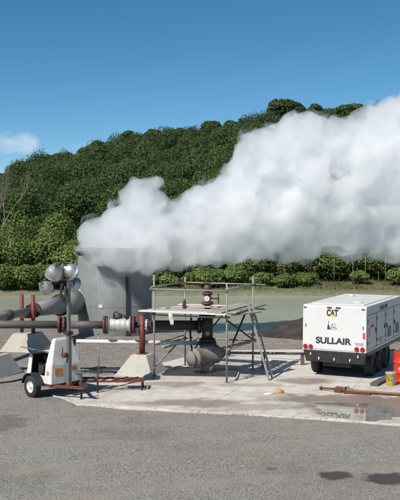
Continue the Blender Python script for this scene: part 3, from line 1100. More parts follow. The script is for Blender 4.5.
MB().cyl(mp(118) + Vector((0, 0, 0.2)), mp(118) + Vector((0, 0, 0.31)), 0.13, seg=16).tube([mp(113.5) + Vector((0, -0.05, 0.2)), mp(114) + Vector((0, -0.05, 0.38)), mp(115.5) + Vector((0, -0.05, 0.44)), mp(119) + Vector((0, -0.05, 0.36)), mp(124) + Vector((0, -0.05, 0.30)), mp(127) + Vector((0, -0.05, 0.2))], 0.03, 8).build('valve_lever', 'dark', mpipe)
MB().cyl(mp(134.5), mp(144), 0.09, seg=20).cyl(mp(144), mp(202), 0.155, seg=24).build('spool_pipe', 'pipe_black', mpipe)
f_ = MB()
flange(f_, mp(146.5), (1, 0, 0), 0.19, 0.06, 20, 8)
f_.build('clamp', 'silver', mpipe)

# single red post on its block (and the one beyond the frame's edge)
for (px, lab) in ((142, 'single red post on a pale concrete block beside the silver valve'), (-9, 'pale concrete block under the steam pipe, close to the white trailer')):
    c = mp(px)
    yy = c.y
    s_ = thing('pipe_support', lab, 'pipe support', (c.x, yy, 0 if px > 50 else GZ), R(-22))
    frustum((0, 0, 0), 0.66 if px > 50 else 0.72, 0.26 if px > 50 else 0.40, 0.64, 0, 'block', 'block', s_)
    MB().cyl((0, 0.0, 0.6), (0, 0.0, 1.9 if px > 50 else 1.40), 0.095, seg=18).build('post', 'red', s_)
    MB().box((0, 0, 0.65), (0.30, 0.30, 0.024)).build('base_plate', 'rust', s_)
    if px > 50:
        MB().cyl((0, 0, 1.9), (0, 0, 1.915), 0.105, seg=18).build('cap', 'red', s_)

# ------------------------------------------------------------------ white discharge pipe
dl = P(75, 341.2, 27.22)
dr = P(199, 343.2, 27.13)
dp = thing('white_pipe', 'thin white pipe running low from the trailer to the wellhead', 'pipe', (0, 0, 0))
MB().cyl(dl, dr, 0.065, seg=16).build('pipe', 'white', dp)
f_ = MB()
dx = (dr - dl).normalized()
flange(f_, dl - dx * 0.04, dx, 0.17, 0.05, 20, 8)
f_.cyl(dl - dx * 0.2, dl - dx * 0.04, 0.09, seg=14)
f_.build('blind_flange', 'dark', dp)
for t in (0.03, 0.19):
    q = dl.lerp(dr, t)
    MB().cyl((q.x, q.y, GZ - .05), (q.x, q.y, q.z + (0.25 if t > 0.1 else 0)), 0.022, seg=8).build('stand', 'scaf', dp)

# ------------------------------------------------------------------ wellhead
WX, WY = 0.235, 26.9
wh = thing('wellhead', 'black and tan wellhead valve stack rising through the scaffold deck', 'wellhead', (WX, WY, 0))
MB().box((-0.28, -0.05, 0.03), (2.55, 1.75, 0.06), (0, 0, R(-6))).build('cellar_cover', 'plank', wh, bevel=0.01)
MB().box((-0.20, 0.06, 0.075), (2.3, 1.45, 0.03), (0, 0, R(-6))).build('deck_shade_plate', 'dark', wh)  # deck shadow on the cover, painted in as a dark plate
MB().cyl((0.02, 0, 0.06), (0.02, 0, 0.42), 0.23, 0.21, seg=20).build('casing_head', 'pink_metal', wh)
b0, b1 = Vector((-0.60, -0.46, 0.56)), Vector((0.50, 0.34, 0.66))
bd = (b1 - b0)
Lb = bd.length
MB().lathe([(0.0, 0), (0.15, 0.0), (0.17, 0.05), (0.245, 0.07), (0.245, 0.13), (0.20, 0.14), (0.20, 0.20), (0.29, 0.215), (0.30, 0.30), (0.275, 0.32), (0.275, Lb - 0.36), (0.30, Lb - 0.34), (0.30, Lb - 0.25), (0.19, Lb - 0.22), (0.17, Lb - 0.02), (0.0, Lb)], b0, bd, 28).build('master_valve', 'tan_metal', wh)
MB().cyl(b1 - bd * 0.02, b1 + Vector((0.16, 0.05, 0)), 0.085, seg=14).cyl(b1 + Vector((0.10, 0.03, 0)), b1 + Vector((0.15, 0.04, 0)), 0.13, seg=14).build('side_outlet', 'tan_metal', wh)
MB().cyl((0.0, 0, 0.7), (0.0, 0, 0.97), 0.235, 0.25, seg=24).build('spool', 'tan_metal', wh)
f_ = MB()
flange(f_, (0, 0, 1.0), (0, 0, 1), 0.29, 0.08, 28, 12)
flange(f_, (0, 0, 1.1), (0, 0, 1), 0.26, 0.07, 28, 12)
f_.build('flange', 'pipe_black', wh)
MB().cyl((0, 0, 1.1), (0, 0, 1.98), 0.175, seg=24).build('riser', 'pipe_black', wh)
f_ = MB()
flange(f_, (0, 0, 1.86), (0, 0, 1), 0.27, 0.09, 24, 12)
flange(f_, (-0.26, 0, 1.555), (1, 0, 0), 0.25, 0.08, 24, 12)
f_.cyl((-0.26, 0, 1.555), (0, 0, 1.555), 0.17, seg=20)
f_.build('tee_flange', 'pipe_black', wh)
MB().cyl((0.0, -0.17, 1.35), (0.0, -0.34, 1.35), 0.04, seg=10).cyl((0.0, -0.34, 1.35), (0.0, -0.37, 1.35), 0.075, seg=14).build('drain_valve', 'tan_metal', wh)
# top tree above the deck
f_ = MB()
flange(f_, (0, 0, 2.02), (0, 0, 1), 0.21, 0.06, 20, 8)
f_.cyl((0, 0, 1.98), (0, 0, 2.26), 0.095, seg=16)
flange(f_, (0, 0, 2.27), (0, 0, 1), 0.19, 0.06, 20, 8)
f_.build('top_spool', 'flange', wh)
MB().sphere((0, 0, 2.43), (0.13, 0.13, 0.13), 16, 10).build('gate_valve', 'tan_metal', wh)
MB().cyl((-0.02, -0.12, 2.43), (-0.02, -0.2, 2.43), 0.09, seg=14).build('valve_cap', 'plank_pale', wh)
f_ = MB()
flange(f_, (0, 0, 2.58), (0, 0, 1), 0.16, 0.06, 18, 8)
f_.cyl((0, 0, 2.55), (0, 0, 2.9), 0.07, seg=12)
f_.lathe([(0.05, 2.62), (0.13, 2.66), (0.14, 2.76), (0.08, 2.84), (0.05, 2.9)], (0, 0, 0), (0, 0, 1), 16)
f_.build('crown_valve', 'flange', wh)
hw = MB()
hc = Vector((0.33, -0.05, 2.42))
ringp = [hc + Vector((0.02, math.cos(t) * 0.15, math.sin(t) * 0.15)) for t in np.linspace(0, 2 * math.pi, 17)]
hw.tube(ringp, 0.018, 6, caps=False)
for t in (0, 2.1, 4.2):
    hw.cyl(hc, hc + Vector((0.02, math.cos(t) * 0.15, math.sin(t) * 0.15)), 0.012, seg=6)
hw.cyl((0.08, 0, 2.43), hc, 0.022, seg=8)
hw.build('handwheel', 'dark', wh)
hw = MB()
ringp = [Vector((math.cos(t) * 0.12, math.sin(t) * 0.12, 2.93)) for t in np.linspace(0, 2 * math.pi, 17)]
hw.tube(ringp, 0.015, 6, caps=False)
hw.bar((-0.12, 0, 2.93), (0.12, 0, 2.93), 0.02, 0.015).bar((0, -0.12, 2.93), (0, 0.12, 2.93), 0.02, 0.015)
hw.build('handwheel', 'flange', wh)

# black hose from the valve up along the scaffold post
ho = MB().tube([Vector((WX - 0.30, WY - 0.36, 0.62)), Vector((WX - 0.45, WY - 0.1, 0.72)), Vector((WX - 0.52, WY + 0.2, 0.9)), Vector((WX - 0.55, WY + 0.6, 1.2)), Vector((WX - 0.58, WY + 0.75, 1.55)), Vector((WX - 0.50, WY + 0.2, 1.75))], 0.028, 8)
tag(ho.build('rubber_hose', 'rubber'), 'black rubber hose curving up from the tan valve', 'hose')

# rusty line to the compressor
q0, q1 = Vector((0.88, 27.3, 0.63)), Vector((4.35, 29.25, 0.30))
bl = thing('blowdown_line', 'thin rusty pipe running from the wellhead towards the compressor', 'pipe', (0, 0, 0))
MB().cyl(q0, q1, 0.045, seg=12).cyl(q0, q0 + (q1 - q0).normalized() * 0.08, 0.10, seg=14).build('pipe', 'tan_metal', bl)
for t in (0.35, 0.75):
    q = q0.lerp(q1, t)
    MB().box((q.x, q.y, (q.z - 0.045) / 2), (0.12, 0.12, q.z - 0.045)).build('prop', 'plank_dark', bl)


# ------------------------------------------------------------------ scaffold
SY = R(-22.5)
FL = Vector((-1.43, 26.4, 0))
sc = thing('scaffold', 'tube scaffold with a plank deck standing round the wellhead', 'scaffold', FL, SY)
SW, SD = 2.42, 2.42                             # bay in local x (front edge) and y (depth)
DZ = 2.08
tops = {(0, 0): 3.2, (1, 0): 3.02, (1, 1): 3.05, (0, 1): 3.0}
for (i, j), t in tops.items():
    MB().cyl((i * SW, j * SD, 0.012), (i * SW, j * SD, t), 0.03, seg=12).build('post', 'scaf', sc)
    MB().box((i * SW, j * SD, 0.006), (0.16, 0.16, 0.012)).build('foot_plate', 'scaf', sc)


def tube_part(a, b, name='rail', mat='scaf', r=0.026):
    MB().cyl(a, b, r, seg=10).build(name, mat, sc)


def coupler(p):
    MB().box(p, (0.09, 0.09, 0.08), (0, 0, 0.3)).build('coupler', 'rust', sc, bevel=0.01)


o_ = 0.055
for z, nm in ((2.76, 'rail'), (DZ - 0.12, 'ledger')):
    tube_part((-0.12, -o_, z), (SW + 0.12, -o_, z + 0.01), nm)
    tube_part((-0.12, SD + o_, z + 0.05), (SW + 0.42, SD + o_, z + 0.05), nm)
    tube_part((SW + o_, -0.1, z + 0.06), (SW + o_, SD + 0.15, z + 0.06), nm)
    tube_part((-o_, -0.1, z + 0.06), (-o_, SD + 0.15, z + 0.06), nm)
    for i in (0, 1):
        for j in (0, 1):
            coupler((i * SW, j * SD, z + 0.03))
tube_part((-0.1, SD + o_, 0.95), (SW + 0.1, SD + o_, 0.95), 'ledger')
tube_part((SW + o_, -0.1, 1.0), (SW + o_, SD + 0.1, 1.0), 'ledger')
tube_part((0, -0.03, 0.3), (0.0, SD, 1.0), 'brace')
tube_part((0.05, SD + 0.03, 0.25), (SW * 0.62, SD + 0.03, 1.95), 'brace', 'dark', 0.024)
tube_part((SW * 0.30, SD * 0.5, 1.93), (SW * 0.30, SD * 0.5, 0.9), 'hanger', 'dark', 0.02)
tube_part((-0.1, SD * 0.5, DZ - 0.1), (SW + 0.1, SD * 0.5, DZ - 0.1), 'ledger')
tube_part((-0.06, 0.03, 1.0), (-0.06, SD, 1.02), 'ledger')
tube_part((SW + 0.03, 0.05, 1.85), (SW + 0.03, SD - 0.05, 1.0), 'brace', 'dark', 0.03)
tube_part((SW - 0.04, 0.25, 0.85), (SW - 0.04, SD - 0.6, 1.95), 'brace', 'dark', 0.03)


def plank(x0, x1, y0, y1, z, mat, th=0.045, tilt=0.0, name='plank'):
    a, b = Vector((x0, (y0 + y1) / 2, z)), Vector((x1, (y0 + y1) / 2, z + tilt))
    MB().bar(a, b, abs(y1 - y0), th).build(name, mat, sc, bevel=0.006)


zb = DZ
plank(-0.42, SW + 0.05, -0.26, 0.02, zb, 'plank_pale')
plank(-0.30, SW + 0.02, 0.035, 0.30, zb + 0.006, 'plank')
plank(-0.15, SW - 0.05, 0.315, 0.57, zb, 'plank')
plank(-0.05, SW * 0.95, 0.585, 0.80, zb + 0.008, 'plank_pale')
plank(0.1, SW * 0.9, SD - 0.62, SD - 0.38, zb, 'plank_pink')
plank(-0.1, SW * 0.96, SD - 0.36, SD - 0.1, zb + 0.005, 'plank_pale')


def cplank(x0, x1, y0, y1, z, mat):
    a, b = Vector(((x0 + x1) / 2, y0, z)), Vector(((x0 + x1) / 2, y1, z))
    MB().bar(a, b, abs(x1 - x0), 0.045).build('plank', mat, sc, bevel=0.006)


cplank(SW - 0.62, SW - 0.34, -0.05, SD + 0.3, zb + 0.055, 'plank_tan')
cplank(SW - 0.32, SW - 0.06, -0.25, SD + 0.25, zb + 0.055, 'plank_tan')
cplank(SW + 0.08, SW + 0.34, -0.12, SD + 0.38, zb + 0.05, 'plank_tan')
MB().bar((0.25, 0.85, zb + 0.06), (1.55, 0.95, zb + 0.10), 0.24, 0.04).build('plank', 'plank_pink', sc, bevel=0.005)
MB().bar((SW + 0.12, -0.2, zb - 0.02), (SW + 0.62, 1.2, zb - 0.02), 0.2, 0.04).build('plank', 'plank_tan', sc, bevel=0.005)

# two small tools left standing on the deck
MS = Matrix.Rotation(SY, 4, 'Z')


def sw(p):
    return FL + MS.to_3x3() @ Vector(p)


bt = MB().lathe([(0.0, 0), (0.05, 0), (0.055, 0.02), (0.055, 0.2), (0.03, 0.26), (0.02, 0.3), (0.0, 0.3)], sw((0.72, 0.7, zb + 0.032)), (0, 0, 1), 12)
tag(bt.build('grease_bottle', 'dark'), 'small black bottle standing on the scaffold deck', 'bottle')
rg_ = MB()
rs = random.Random(9)
base = sw((0.62, -0.29, zb - 0.03))
gv, gf = [], []
for i in range(6):
    for j in range(5):
        gv.append(base + Vector((0.03 * j + 0.025 * i * 0.5 + rs.uniform(-.01, .01), 0.018 * math.sin(i * 1.7 + j), -0.07 * i)))
for i in range(5):
    for j in range(4):
        k = i * 5 + j
        gf.append((k, k + 1, k + 6, k + 5))
rgo = rg_.add(gv, gf, True).build('rag', 'plank_pale')
md = rgo.modifiers.new('solid', 'SOLIDIFY')
md.thickness = 0.006
tag(rgo, 'white rag hanging under the front edge of the scaffold deck', 'rag')

# ladder leaning on the deck edge
lf = G(271, 380.5)
ld = thing('ladder', 'narrow aluminium ladder leaning on the scaffold deck edge', 'ladder', (0, 0, 0))
e = Matrix.Rotation(SY, 3, 'Z') @ Vector((0, 1, 0))
topm = sw((SW + 0.36, 1.05, zb + 0.25))
sidv = e * 0.17
botm = Vector((topm.x + 0.62, topm.y - 0.55, 0.02))
botm.x, botm.y = lf.x, lf.y + 0.16
for s in (-1, 1):
    MB().bar(botm + sidv * s, topm + sidv * s, 0.03, 0.065, up=(1, 0, 0)).build('rail', 'scaf', ld)
for k in range(1, 9):
    c = botm.lerp(topm, k / 9)
    MB().cyl(c - sidv, c + sidv, 0.015, seg=8).build('rung', 'scaf', ld)


# ------------------------------------------------------------------ wheels
def wheel(parent, c, axis, r, w, rim_mat='white_old', name='wheel'):
    ax_ = Vector(axis).normalized()
    c = Vector(c)
    a = c - ax_ * w / 2
    t = MB().lathe([(r * 0.60, 0.0), (r * 0.80, -0.008), (r * 0.95, 0.015), (r, w * 0.2), (r * 1.0, w * 0.45), (r * 0.985, w * 0.5), (r, w * 0.55), (r, w * 0.8), (r * 0.95, w - 0.015), (r * 0.80, w + 0.008), (r * 0.60, w)], a, ax_, 32)
    for k in range(28):                      # tread blocks
        t_ = 2 * math.pi * k / 28
        q = ax_.to_track_quat('Z', 'Y')
        pp = c + q @ Vector((math.cos(t_) * r, math.sin(t_) * r, 0))
        dd = q @ Vector((-math.sin(t_), math.cos(t_), 0))
        t.bar(pp - dd * r * 0.06, pp + dd * r * 0.06, w * 0.85, 0.014, up=(pp - c))
    wo = t.build(name, 'rubber', parent)
    rr = MB().lathe([(0.0, w * 0.78), (r * 0.2, w * 0.80), (r * 0.24, w * 0.70), (r * 0.42, w * 0.66), (r * 0.50, w * 0.80), (r * 0.60, w * 0.93), (r * 0.61, w * 0.2), (0.0, w * 0.2)], a, ax_, 28)
    q = ax_.to_track_quat('Z', 'Y')
    for k in range(5):
        t_ = 2 * math.pi * k / 5
        pp = a + q @ Vector((math.cos(t_) * r * 0.32, math.sin(t_) * r * 0.32, w * 0.66))
        rr.cyl(pp, pp + ax_ * 0.03, 0.014, seg=6)
    rr.build('rim', rim_mat, wo)
    return wo


# ------------------------------------------------------------------ light tower trailer
# local: +y forward to the tongue, +x to the trailer's right, wheel side at -x
U = Vector((0.707, -0.707, 0))
yawT = math.atan2(U.y, U.x) - math.pi / 2
TL = Vector((-4.20, 24.03, GZ))
lt = thing('light_tower', 'worn white trailer light tower with three silver floodlights and raised hood', 'light tower', TL, yawT)
WR = 0.30
# local +x is (U rotated -90): right side; the camera sees the -x?? side computed below
RV = Matrix.Rotation(yawT, 3, 'Z') @ Vector((1, 0, 0))
sgn = -1 if RV.x > 0 else 1                     # side whose normal points to picture left
for s in (sgn, -sgn):
    wheel(lt, (s * 0.66, 0, WR), (s, 0, 0), WR, 0.19)
    fm = MB()                                    # mudguard
    arc = [Vector((s * 0.66, math.cos(t) * 0.37, WR + math.sin(t) * 0.37)) for t in np.linspace(0.15, math.pi - 0.15, 11)]
    for a_, b_ in zip(arc[:-1], arc[1:]):
        fm.bar(a_, b_, 0.24, 0.02, up=(a_ - Vector((s * 0.66, 0, WR))))
    fm.build('mudguard', 'black_paint', lt)
ch = MB()
for s in (-1, 1):
    ch.bar((s * 0.46, -0.42, 0.36), (s * 0.46, 0.62, 0.36), 0.08, 0.08)
    ch.bar((s * 0.46, 0.62, 0.36), (0, 1.5, 0.36), 0.06, 0.08)
ch.bar((-0.46, -0.40, 0.36), (0.46, -0.40, 0.36), 0.08, 0.08).bar((-0.46, 0.6, 0.36), (0.46, 0.6, 0.36), 0.08, 0.08)
ch.cyl((-0.6, 0, WR), (0.6, 0, WR), 0.04, seg=10)
ch.build('chassis', 'rust', lt)


def hull(name, rings, mat, bevel=0.02):
    """loft between closed loops of equal length"""
    mb = MB()
    k = len(rings[0])
    for r_ in rings:
        mb.v += [tuple(p) for p in r_]
    for j in range(len(rings) - 1):
        for i in range(k):
            mb.f.append((j * k + i, j * k + (i + 1) % k, (j + 1) * k + (i + 1) % k, (j + 1) * k + i))
            mb.sm.append(False)
    mb.f += [tuple(reversed(range(k))), tuple((len(rings) - 1) * k + i for i in range(k))]
    mb.sm += [False, False]
    return mb.build(name, mat, lt, bevel=bevel)


def rect(y0, y1, x0, x1, z):
    return [(x0, y0, z), (x1, y0, z), (x1, y1, z), (x0, y1, z)]


# engine enclosure shell as panels so the opened side shows the engine bay
xo = sgn * 0.52
MB().prism([(xo, -0.54, 0.46), (xo, -0.33, 0.46), (xo * 0.88, -0.29, 1.14), (xo * 0.86, -0.44, 1.16)], (-xo * 0.06, 0, 0)).build('side_panel', 'white_old', lt, bevel=0.008)
MB().box((xo * 0.97, 0.03, 0.52), (0.04, 0.74, 0.18)).build('sill_panel', 'white_old', lt, bevel=0.008)
MB().box((-xo * 0.94, -0.07, 0.80), (0.04, 0.9, 0.70)).build('side_panel', 'white_old', lt, bevel=0.01)
MB().prism([(-0.5, -0.56, 0.46), (0.5, -0.56, 0.46), (0.45, -0.45, 1.17), (-0.45, -0.45, 1.17)], (0, 0.04, 0)).build('rear_panel', 'white_old', lt, bevel=0.008)
MB().box((-xo * 0.35, -0.05, 1.17), (0.56, 0.80, 0.03)).build('roof_panel', 'white_old', lt, bevel=0.008)
# opened hood leaf hinged along the roof, swung up
hm = MB().bar((xo * 0.30, -0.02, 1.20), (xo * 1.50, -0.06, 1.37), 0.80, 0.03)
hm.build('hood', 'mastgrey', lt, bevel=0.006)
MB().cyl((xo * 0.90, -0.2, 1.1), (xo * 1.4, -0.2, 1.37), 0.01, seg=6).build('hood_stay', 'dark', lt)
# engine in the bay
en = MB().box((0, -0.05, 0.50), (0.9, 0.84, 0.06)).box((xo * 0.25, -0.02, 0.72), (0.34, 0.44, 0.40)).cyl((xo * 0.5, 0.0, 0.72), (xo * 0.74, 0.0, 0.72), 0.12, seg=16)
en.cyl((xo * 0.35, 0.22, 0.98), (xo * 0.35, 0.02, 0.98), 0.08, seg=14).box((xo * 0.3, 0.24, 0.74), (0.36, 0.12, 0.34)).cyl((xo * 0.3, -0.1, 0.95), (xo * 0.3, -0.1, 1.1), 0.05, seg=12)
en.tube([(xo * 0.6, 0.1, 0.7), (xo * 0.78, 0.16, 0.82), (xo * 0.6, 0.25, 1.0)], 0.022, 8)
en.build('engine', 'dark', lt)
MB().box((-xo * 0.1, -0.05, 0.82), (0.05, 0.84, 0.66)).box((xo * 0.36, -0.415, 0.80), (0.44, 0.03, 0.64)).box((xo * 0.36, 0.335, 0.80), (0.44, 0.03, 0.64)).build('firewall_shade_liner', 'black_paint', lt)  # middle firewall, plus two black end liners added to paint the bay's shade
# tall front cowl with sloping faces
hull('cowl', [rect(0.34, 0.70, -0.53, 0.53, 0.40), rect(0.38, 0.68, -0.49, 0.49, 0.92), rect(0.40, 0.56, -0.30, 0.30, 1.58), rect(0.42, 0.53, -0.25, 0.25, 1.64)], 'white_old', 0.022)
# orange warning stickers on the front face of the cowl
for (x, z, w, hgt) in ((sgn * 0.27, 0.74, 0.24, 0.20), (-sgn * 0.27, 0.80, 0.17, 0.14)):
    yb = 0.70 - (z - 0.40) * (0.02 / 0.52)
    MB().box((x, yb + 0.004, z), (w, 0.006, hgt), (R(2.2), 0, 0)).build('warning_sticker', 'orange', lt)
MB().box((sgn * 0.515, 0.52, 0.70), (0.006, 0.09, 0.12)).build('warning_sticker', 'orange', lt)
# mast
MY = 0.80
MB().box((0, MY, 1.06), (0.115, 0.115, 1.50)).build('lower_mast', 'mastgrey', lt, bevel=0.008)
MB().box((0, MY, 2.5), (0.085, 0.085, 1.5)).build('upper_mast', 'mastgrey', lt, bevel=0.006)
MB().box((0, MY, 1.80), (0.17, 0.17, 0.10)).box((0, MY, 0.33), (0.18, 0.18, 0.08)).build('mast_collar', 'dark', lt)
MB().cyl((0.09, MY, 1.2), (0.22, MY, 1.2), 0.07, seg=14).bar((0.22, MY, 1.2), (0.22, MY + 0.02, 1.42), 0.02, 0.02).build('winch', 'rust', lt)
RT = Matrix.Rotation(-yawT, 3, 'Z')             # world direction -> trailer direction


def wd_(v):
    return RT @ Vector(v)


mt = Vector((0, MY, 3.12))
mb_world = TL + Matrix.Rotation(yawT, 3, 'Z') @ Vector((0, MY, 0))


def at_px(px, py, dy=0.0):
    p = P(px, py, mb_world.y + dy) - TL
    return RT @ p


arm = MB()
a1_, a2_, a3_ = at_px(46, 287.5, 0.0), at_px(54.5, 272.5, -0.1), at_px(71.5, 271.5, 0.1)
a4_ = at_px(74, 284, 0.35)
arm.bar((0, MY, 3.0), (0, MY, 3.28), 0.09, 0.09)
arm.bar(at_px(55, 280), at_px(74, 279), 0.05, 0.05)
arm.bar(at_px(66, 291), at_px(50, 291), 0.045, 0.045)
arm.build('cross_arm', 'mastgrey', lt)
MB().tube([at_px(63, 281, -.08), at_px(62, 286, -.12), at_px(60.8, 292, -.1), at_px(61.5, 298, -.12), at_px(63.5, 301, -.1), at_px(65.5, 296, -.12), at_px(65, 286, -.1)], 0.035, 8).build('power_cable', 'rubber', lt)


def flood(c, face, r, arm_to):
    f = wd_(face).normalized()
    c = Vector(c)
    # spun dome with a neck at the back; mouth towards FACE
    prof = [(r * 0.16, -r * 1.28), (r * 0.30, -r * 1.26), (r * 0.34, -r * 1.0), (r * 0.62, -r * 0.82), (r * 0.86, -r * 0.48), (r * 0.98, -r * 0.05), (r * 1.0, r * 0.28), (r * 1.05, r * 0.30), (r * 1.05, r * 0.36), (r * 0.96, r * 0.36), (r * 0.94, r * 0.1), (r * 0.6, -r * 0.6)]
    fo = MB().lathe(prof, c, f, 28).build('floodlight', 'alu', lt)
    MB().cyl(c + f * r * 0.27, c + f * r * 0.30, r * 0.94, seg=28).build('lens', 'glass', fo)
    MB().box(c - f * r * 1.15 + Vector((0, 0, r * 0.12)), (r * 0.55, r * 0.55, r * 0.5)).build('ballast_cap', 'mastgrey', fo, bevel=0.01)
    br = MB()
    br.tube([c + Vector((0, 0, -r * 1.1)) * 0.2 - f * r * 0.4, c + Vector((0, 0, -r * 1.05)), Vector(arm_to)], 0.02, 6)
    br.build('bracket', 'dark', fo)


flood(a1_, (0.45, 0.75, -0.35), 0.19, at_px(50, 291))
flood(a2_, (-0.25, 0.75, -0.62), 0.235, at_px(55, 280))
flood(a3_, (0.75, 0.45, -0.45), 0.225, at_px(74, 279))
flood(a4_, (0.55, 0.75, -0.35), 0.19, at_px(74, 279))
# tongue jack
MB().cyl((0, 1.36, 0.04), (0, 1.36, 0.72), 0.032, seg=12).cyl((0, 1.36, 0.0), (0, 1.36, 0.04), 0.09, seg=14).bar((0, 1.36, 0.72), (0.14, 1.36, 0.74), 0.02, 0.02).build('jack', 'dark', lt)
MB().box((0, 1.54, 0.40), (0.10, 0.2, 0.09)).cyl((0, 1.62, 0.36), (0, 1.62, 0.46), 0.05, seg=12).build('coupling', 'dark', lt, bevel=0.01)
s = -sgn                                        # the far-side outrigger is the only one let down
MB().bar((s * 0.46, 0.66, 0.38), (s * 0.86, 0.98, 0.38), 0.05, 0.05).cyl((s * 0.86, 0.98, 0.03), (s * 0.86, 0.98, 0.60), 0.026, seg=10).cyl((s * 0.86, 0.98, 0), (s * 0.86, 0.98, 0.03), 0.08, seg=12).build('outrigger', 'dark', lt)

# ------------------------------------------------------------------ rusty rack in front of the valve
rk = thing('steel_rack', 'low rusty steel rack lying in front of the concrete block', 'rack', (-2.62, 24.55, 0), R(-1))
rz = 0.26
rr_ = MB()
rr_.bar((-0.98, 0.30, rz), (1.0, 0.24, rz), 0.05, 0.05).bar((-1.0, -0.30, rz), (1.0, -0.22, rz), 0.05, 0.05)
rr_.bar((-0.97, -0.33, rz), (-0.97, 0.33, rz), 0.05, 0.05).bar((0.98, -0.26, rz), (0.98, 0.28, rz), 0.05, 0.05)
rr_.build('frame', 'rust', rk)
for x, x2 in ((-0.75, -0.5), (-0.5, -0.05), (-0.2, 0.05), (0.1, 0.5), (0.45, 0.8)):
    MB().bar((x, -0.28, rz + 0.03), (x2, 0.27, rz + 0.03), 0.05, 0.03).build('crossbar', 'rust', rk)
MB().box((0.62, 0.02, rz + 0.01), (0.55, 0.34, 0.02)).build('plate', 'rust', rk)
for x, y in ((-0.95, 0.28), (-0.95, -0.28), (0.95, 0.24), (0.95, -0.22)):
    MB().cyl((x, y, 0), (x, y, rz), 0.022, seg=8).build('leg', 'dark', rk)

# ------------------------------------------------------------------ compressor trailer
CY = math.atan2(-0.44, 0.90)
C0 = Vector((3.22, 26.6, 0))
cp = thing('air_compressor', 'large white portable air compressor trailer with black lettering on its rear', 'compressor', C0, CY)
W, LEN, ZB, ZT = 2.03, 5.05, 0.84, 2.26
# shell: rear face leans very slightly forward to the top
mb = MB()
pr = [(0.0, ZB), (0.035, ZT - 0.05), (0.075, ZT), (LEN - 0.4, ZT), (LEN, ZT - 0.35), (LEN, ZB)]
mb.prism([(0, y, z) for (y, z) in pr], (W, 0, 0))
mb.build('body', 'white', cp, bevel=0.022, bseg=3)
MB().box((W / 2, 2.35, ZT + 0.012), (W - 0.36, 3.9, 0.024)).build('roof', 'white', cp, bevel=0.01)
MB().cyl((W * 0.72, 1.15, ZT + 0.02), (W * 0.72, 1.15, ZT + 0.06), 0.16, seg=20).build('roof_cap', 'white', cp)
MB().cyl((W * 0.3, 3.4, ZT + 0.02), (W * 0.3, 3.4, ZT + 0.09), 0.10, seg=16).build('roof_cap', 'white', cp)
# bumper and skirt
MB().prism([(0.03, -0.03, ZB - 0.004), (W - 0.03, -0.03, ZB - 0.004), (W - 0.10, 0.06, 0.48), (0.10, 0.06, 0.48)], (0, 0.22, 0)).build('bumper', 'black_paint', cp, bevel=0.015)
for (x, z) in ((0.27, 0.73), (0.53, 0.60), (1.02, 0.60), (1.52, 0.60), (1.78, 0.73)):
    yy = -0.03 + (ZB - z) / (ZB - 0.48) * 0.09 - 0.012
    MB().box((x, yy, z), (0.035, 0.02, 0.085), (R(-14), 0, 0)).build('bumper_lug', 'white', cp, bevel=0.005)
MB().box((W / 2, LEN / 2, 0.70), (W * 0.7, LEN - 0.6, 0.22)).build('chassis', 'black_paint', cp)
for s, xw in ((-1, 0.16), (1, W - 0.16)):
    for y in (1.05, 1.95, 2.85):
        wheel(cp, (xw + s * 0.0, y, 0.40), (s, 0, 0), 0.40, 0.26, 'dark')
MB().cyl((0.3, 1.05, 0.4), (W - 0.3, 1.05, 0.4), 0.06, seg=10).cyl((0.3, 1.95, 0.4), (W - 0.3, 1.95, 0.4), 0.06, seg=10).cyl((0.3, 2.85, 0.4), (W - 0.3, 2.85, 0.4), 0.06, seg=10).box((W / 2, 0.55, 0.42), (0.9, 0.5, 0.2)).build('axle', 'dark', cp)
for s, xw in ((-1, 0.04), (1, W - 0.04)):
    MB().bar((xw, 0.35, ZB - 0.06), (xw, LEN - 0.3, ZB - 0.06), 0.06, 0.12).build('skirt_rail', 'tan_metal' if s > 0 else 'black_paint', cp)


def ry(z):
    """y of the rear face at height z"""
    return 0.035 * (z - ZB) / (ZT - 0.05 - ZB)


def text_mesh(body, size, bold, sx=1.0):
    cu = bpy.data.curves.new('lettering', 'FONT')
    cu.body = body
    cu.size = size
    cu.extrude = 0.0015
    cu.offset = bold
    cu.align_x = 'CENTER'
    cu.align_y = 'CENTER'
    o = bpy.data.objects.new('lettering', cu)
    COL.objects.link(o)
    dg = bpy.context.evaluated_depsgraph_get()
    me = bpy.data.meshes.new_from_object(o.evaluated_get(dg))
    bpy.data.objects.remove(o)
    bpy.data.curves.remove(cu)
    if sx != 1.0:
        for v in me.vertices:
            v.co.x *= sx
    me.materials.clear()
    return me


def rear_text(body, x, z, size, bold, mat, sx=1.0, width=None):
    me = text_mesh(body, size, bold, sx)
    if width:
        xs_ = [v.co.x for v in me.vertices]
        k = width / (max(xs_) - min(xs_))
        for v in me.vertices:
            v.co.x *= k
    o = link('lettering', me, mat, cp)
    o.location = (x, ry(z) - 0.004, z)
    o.rotation_euler = (math.pi / 2 - 0.026, 0, 0)
    return o


def side_text(body, y, z, size, bold, mat, width):
    me = text_mesh(body, size, bold)
    xs_ = [v.co.x for v in me.vertices]
    k = width / (max(xs_) - min(xs_))
    for v in me.vertices:
        v.co.x *= k
    o = link('lettering', me, mat, cp)
    o.location = (W + 0.004, y, z)
    o.rotation_euler = (math.pi / 2, 0, math.pi / 2)
    return o


def rear_plate(name, x, z, w, h, mat, th=0.008, bevel=0.0):
    return MB().box((x, ry(z) - th / 2 - 0.001, z), (w, th, h), (-0.026, 0, 0)).build(name, mat, cp, bevel=bevel)


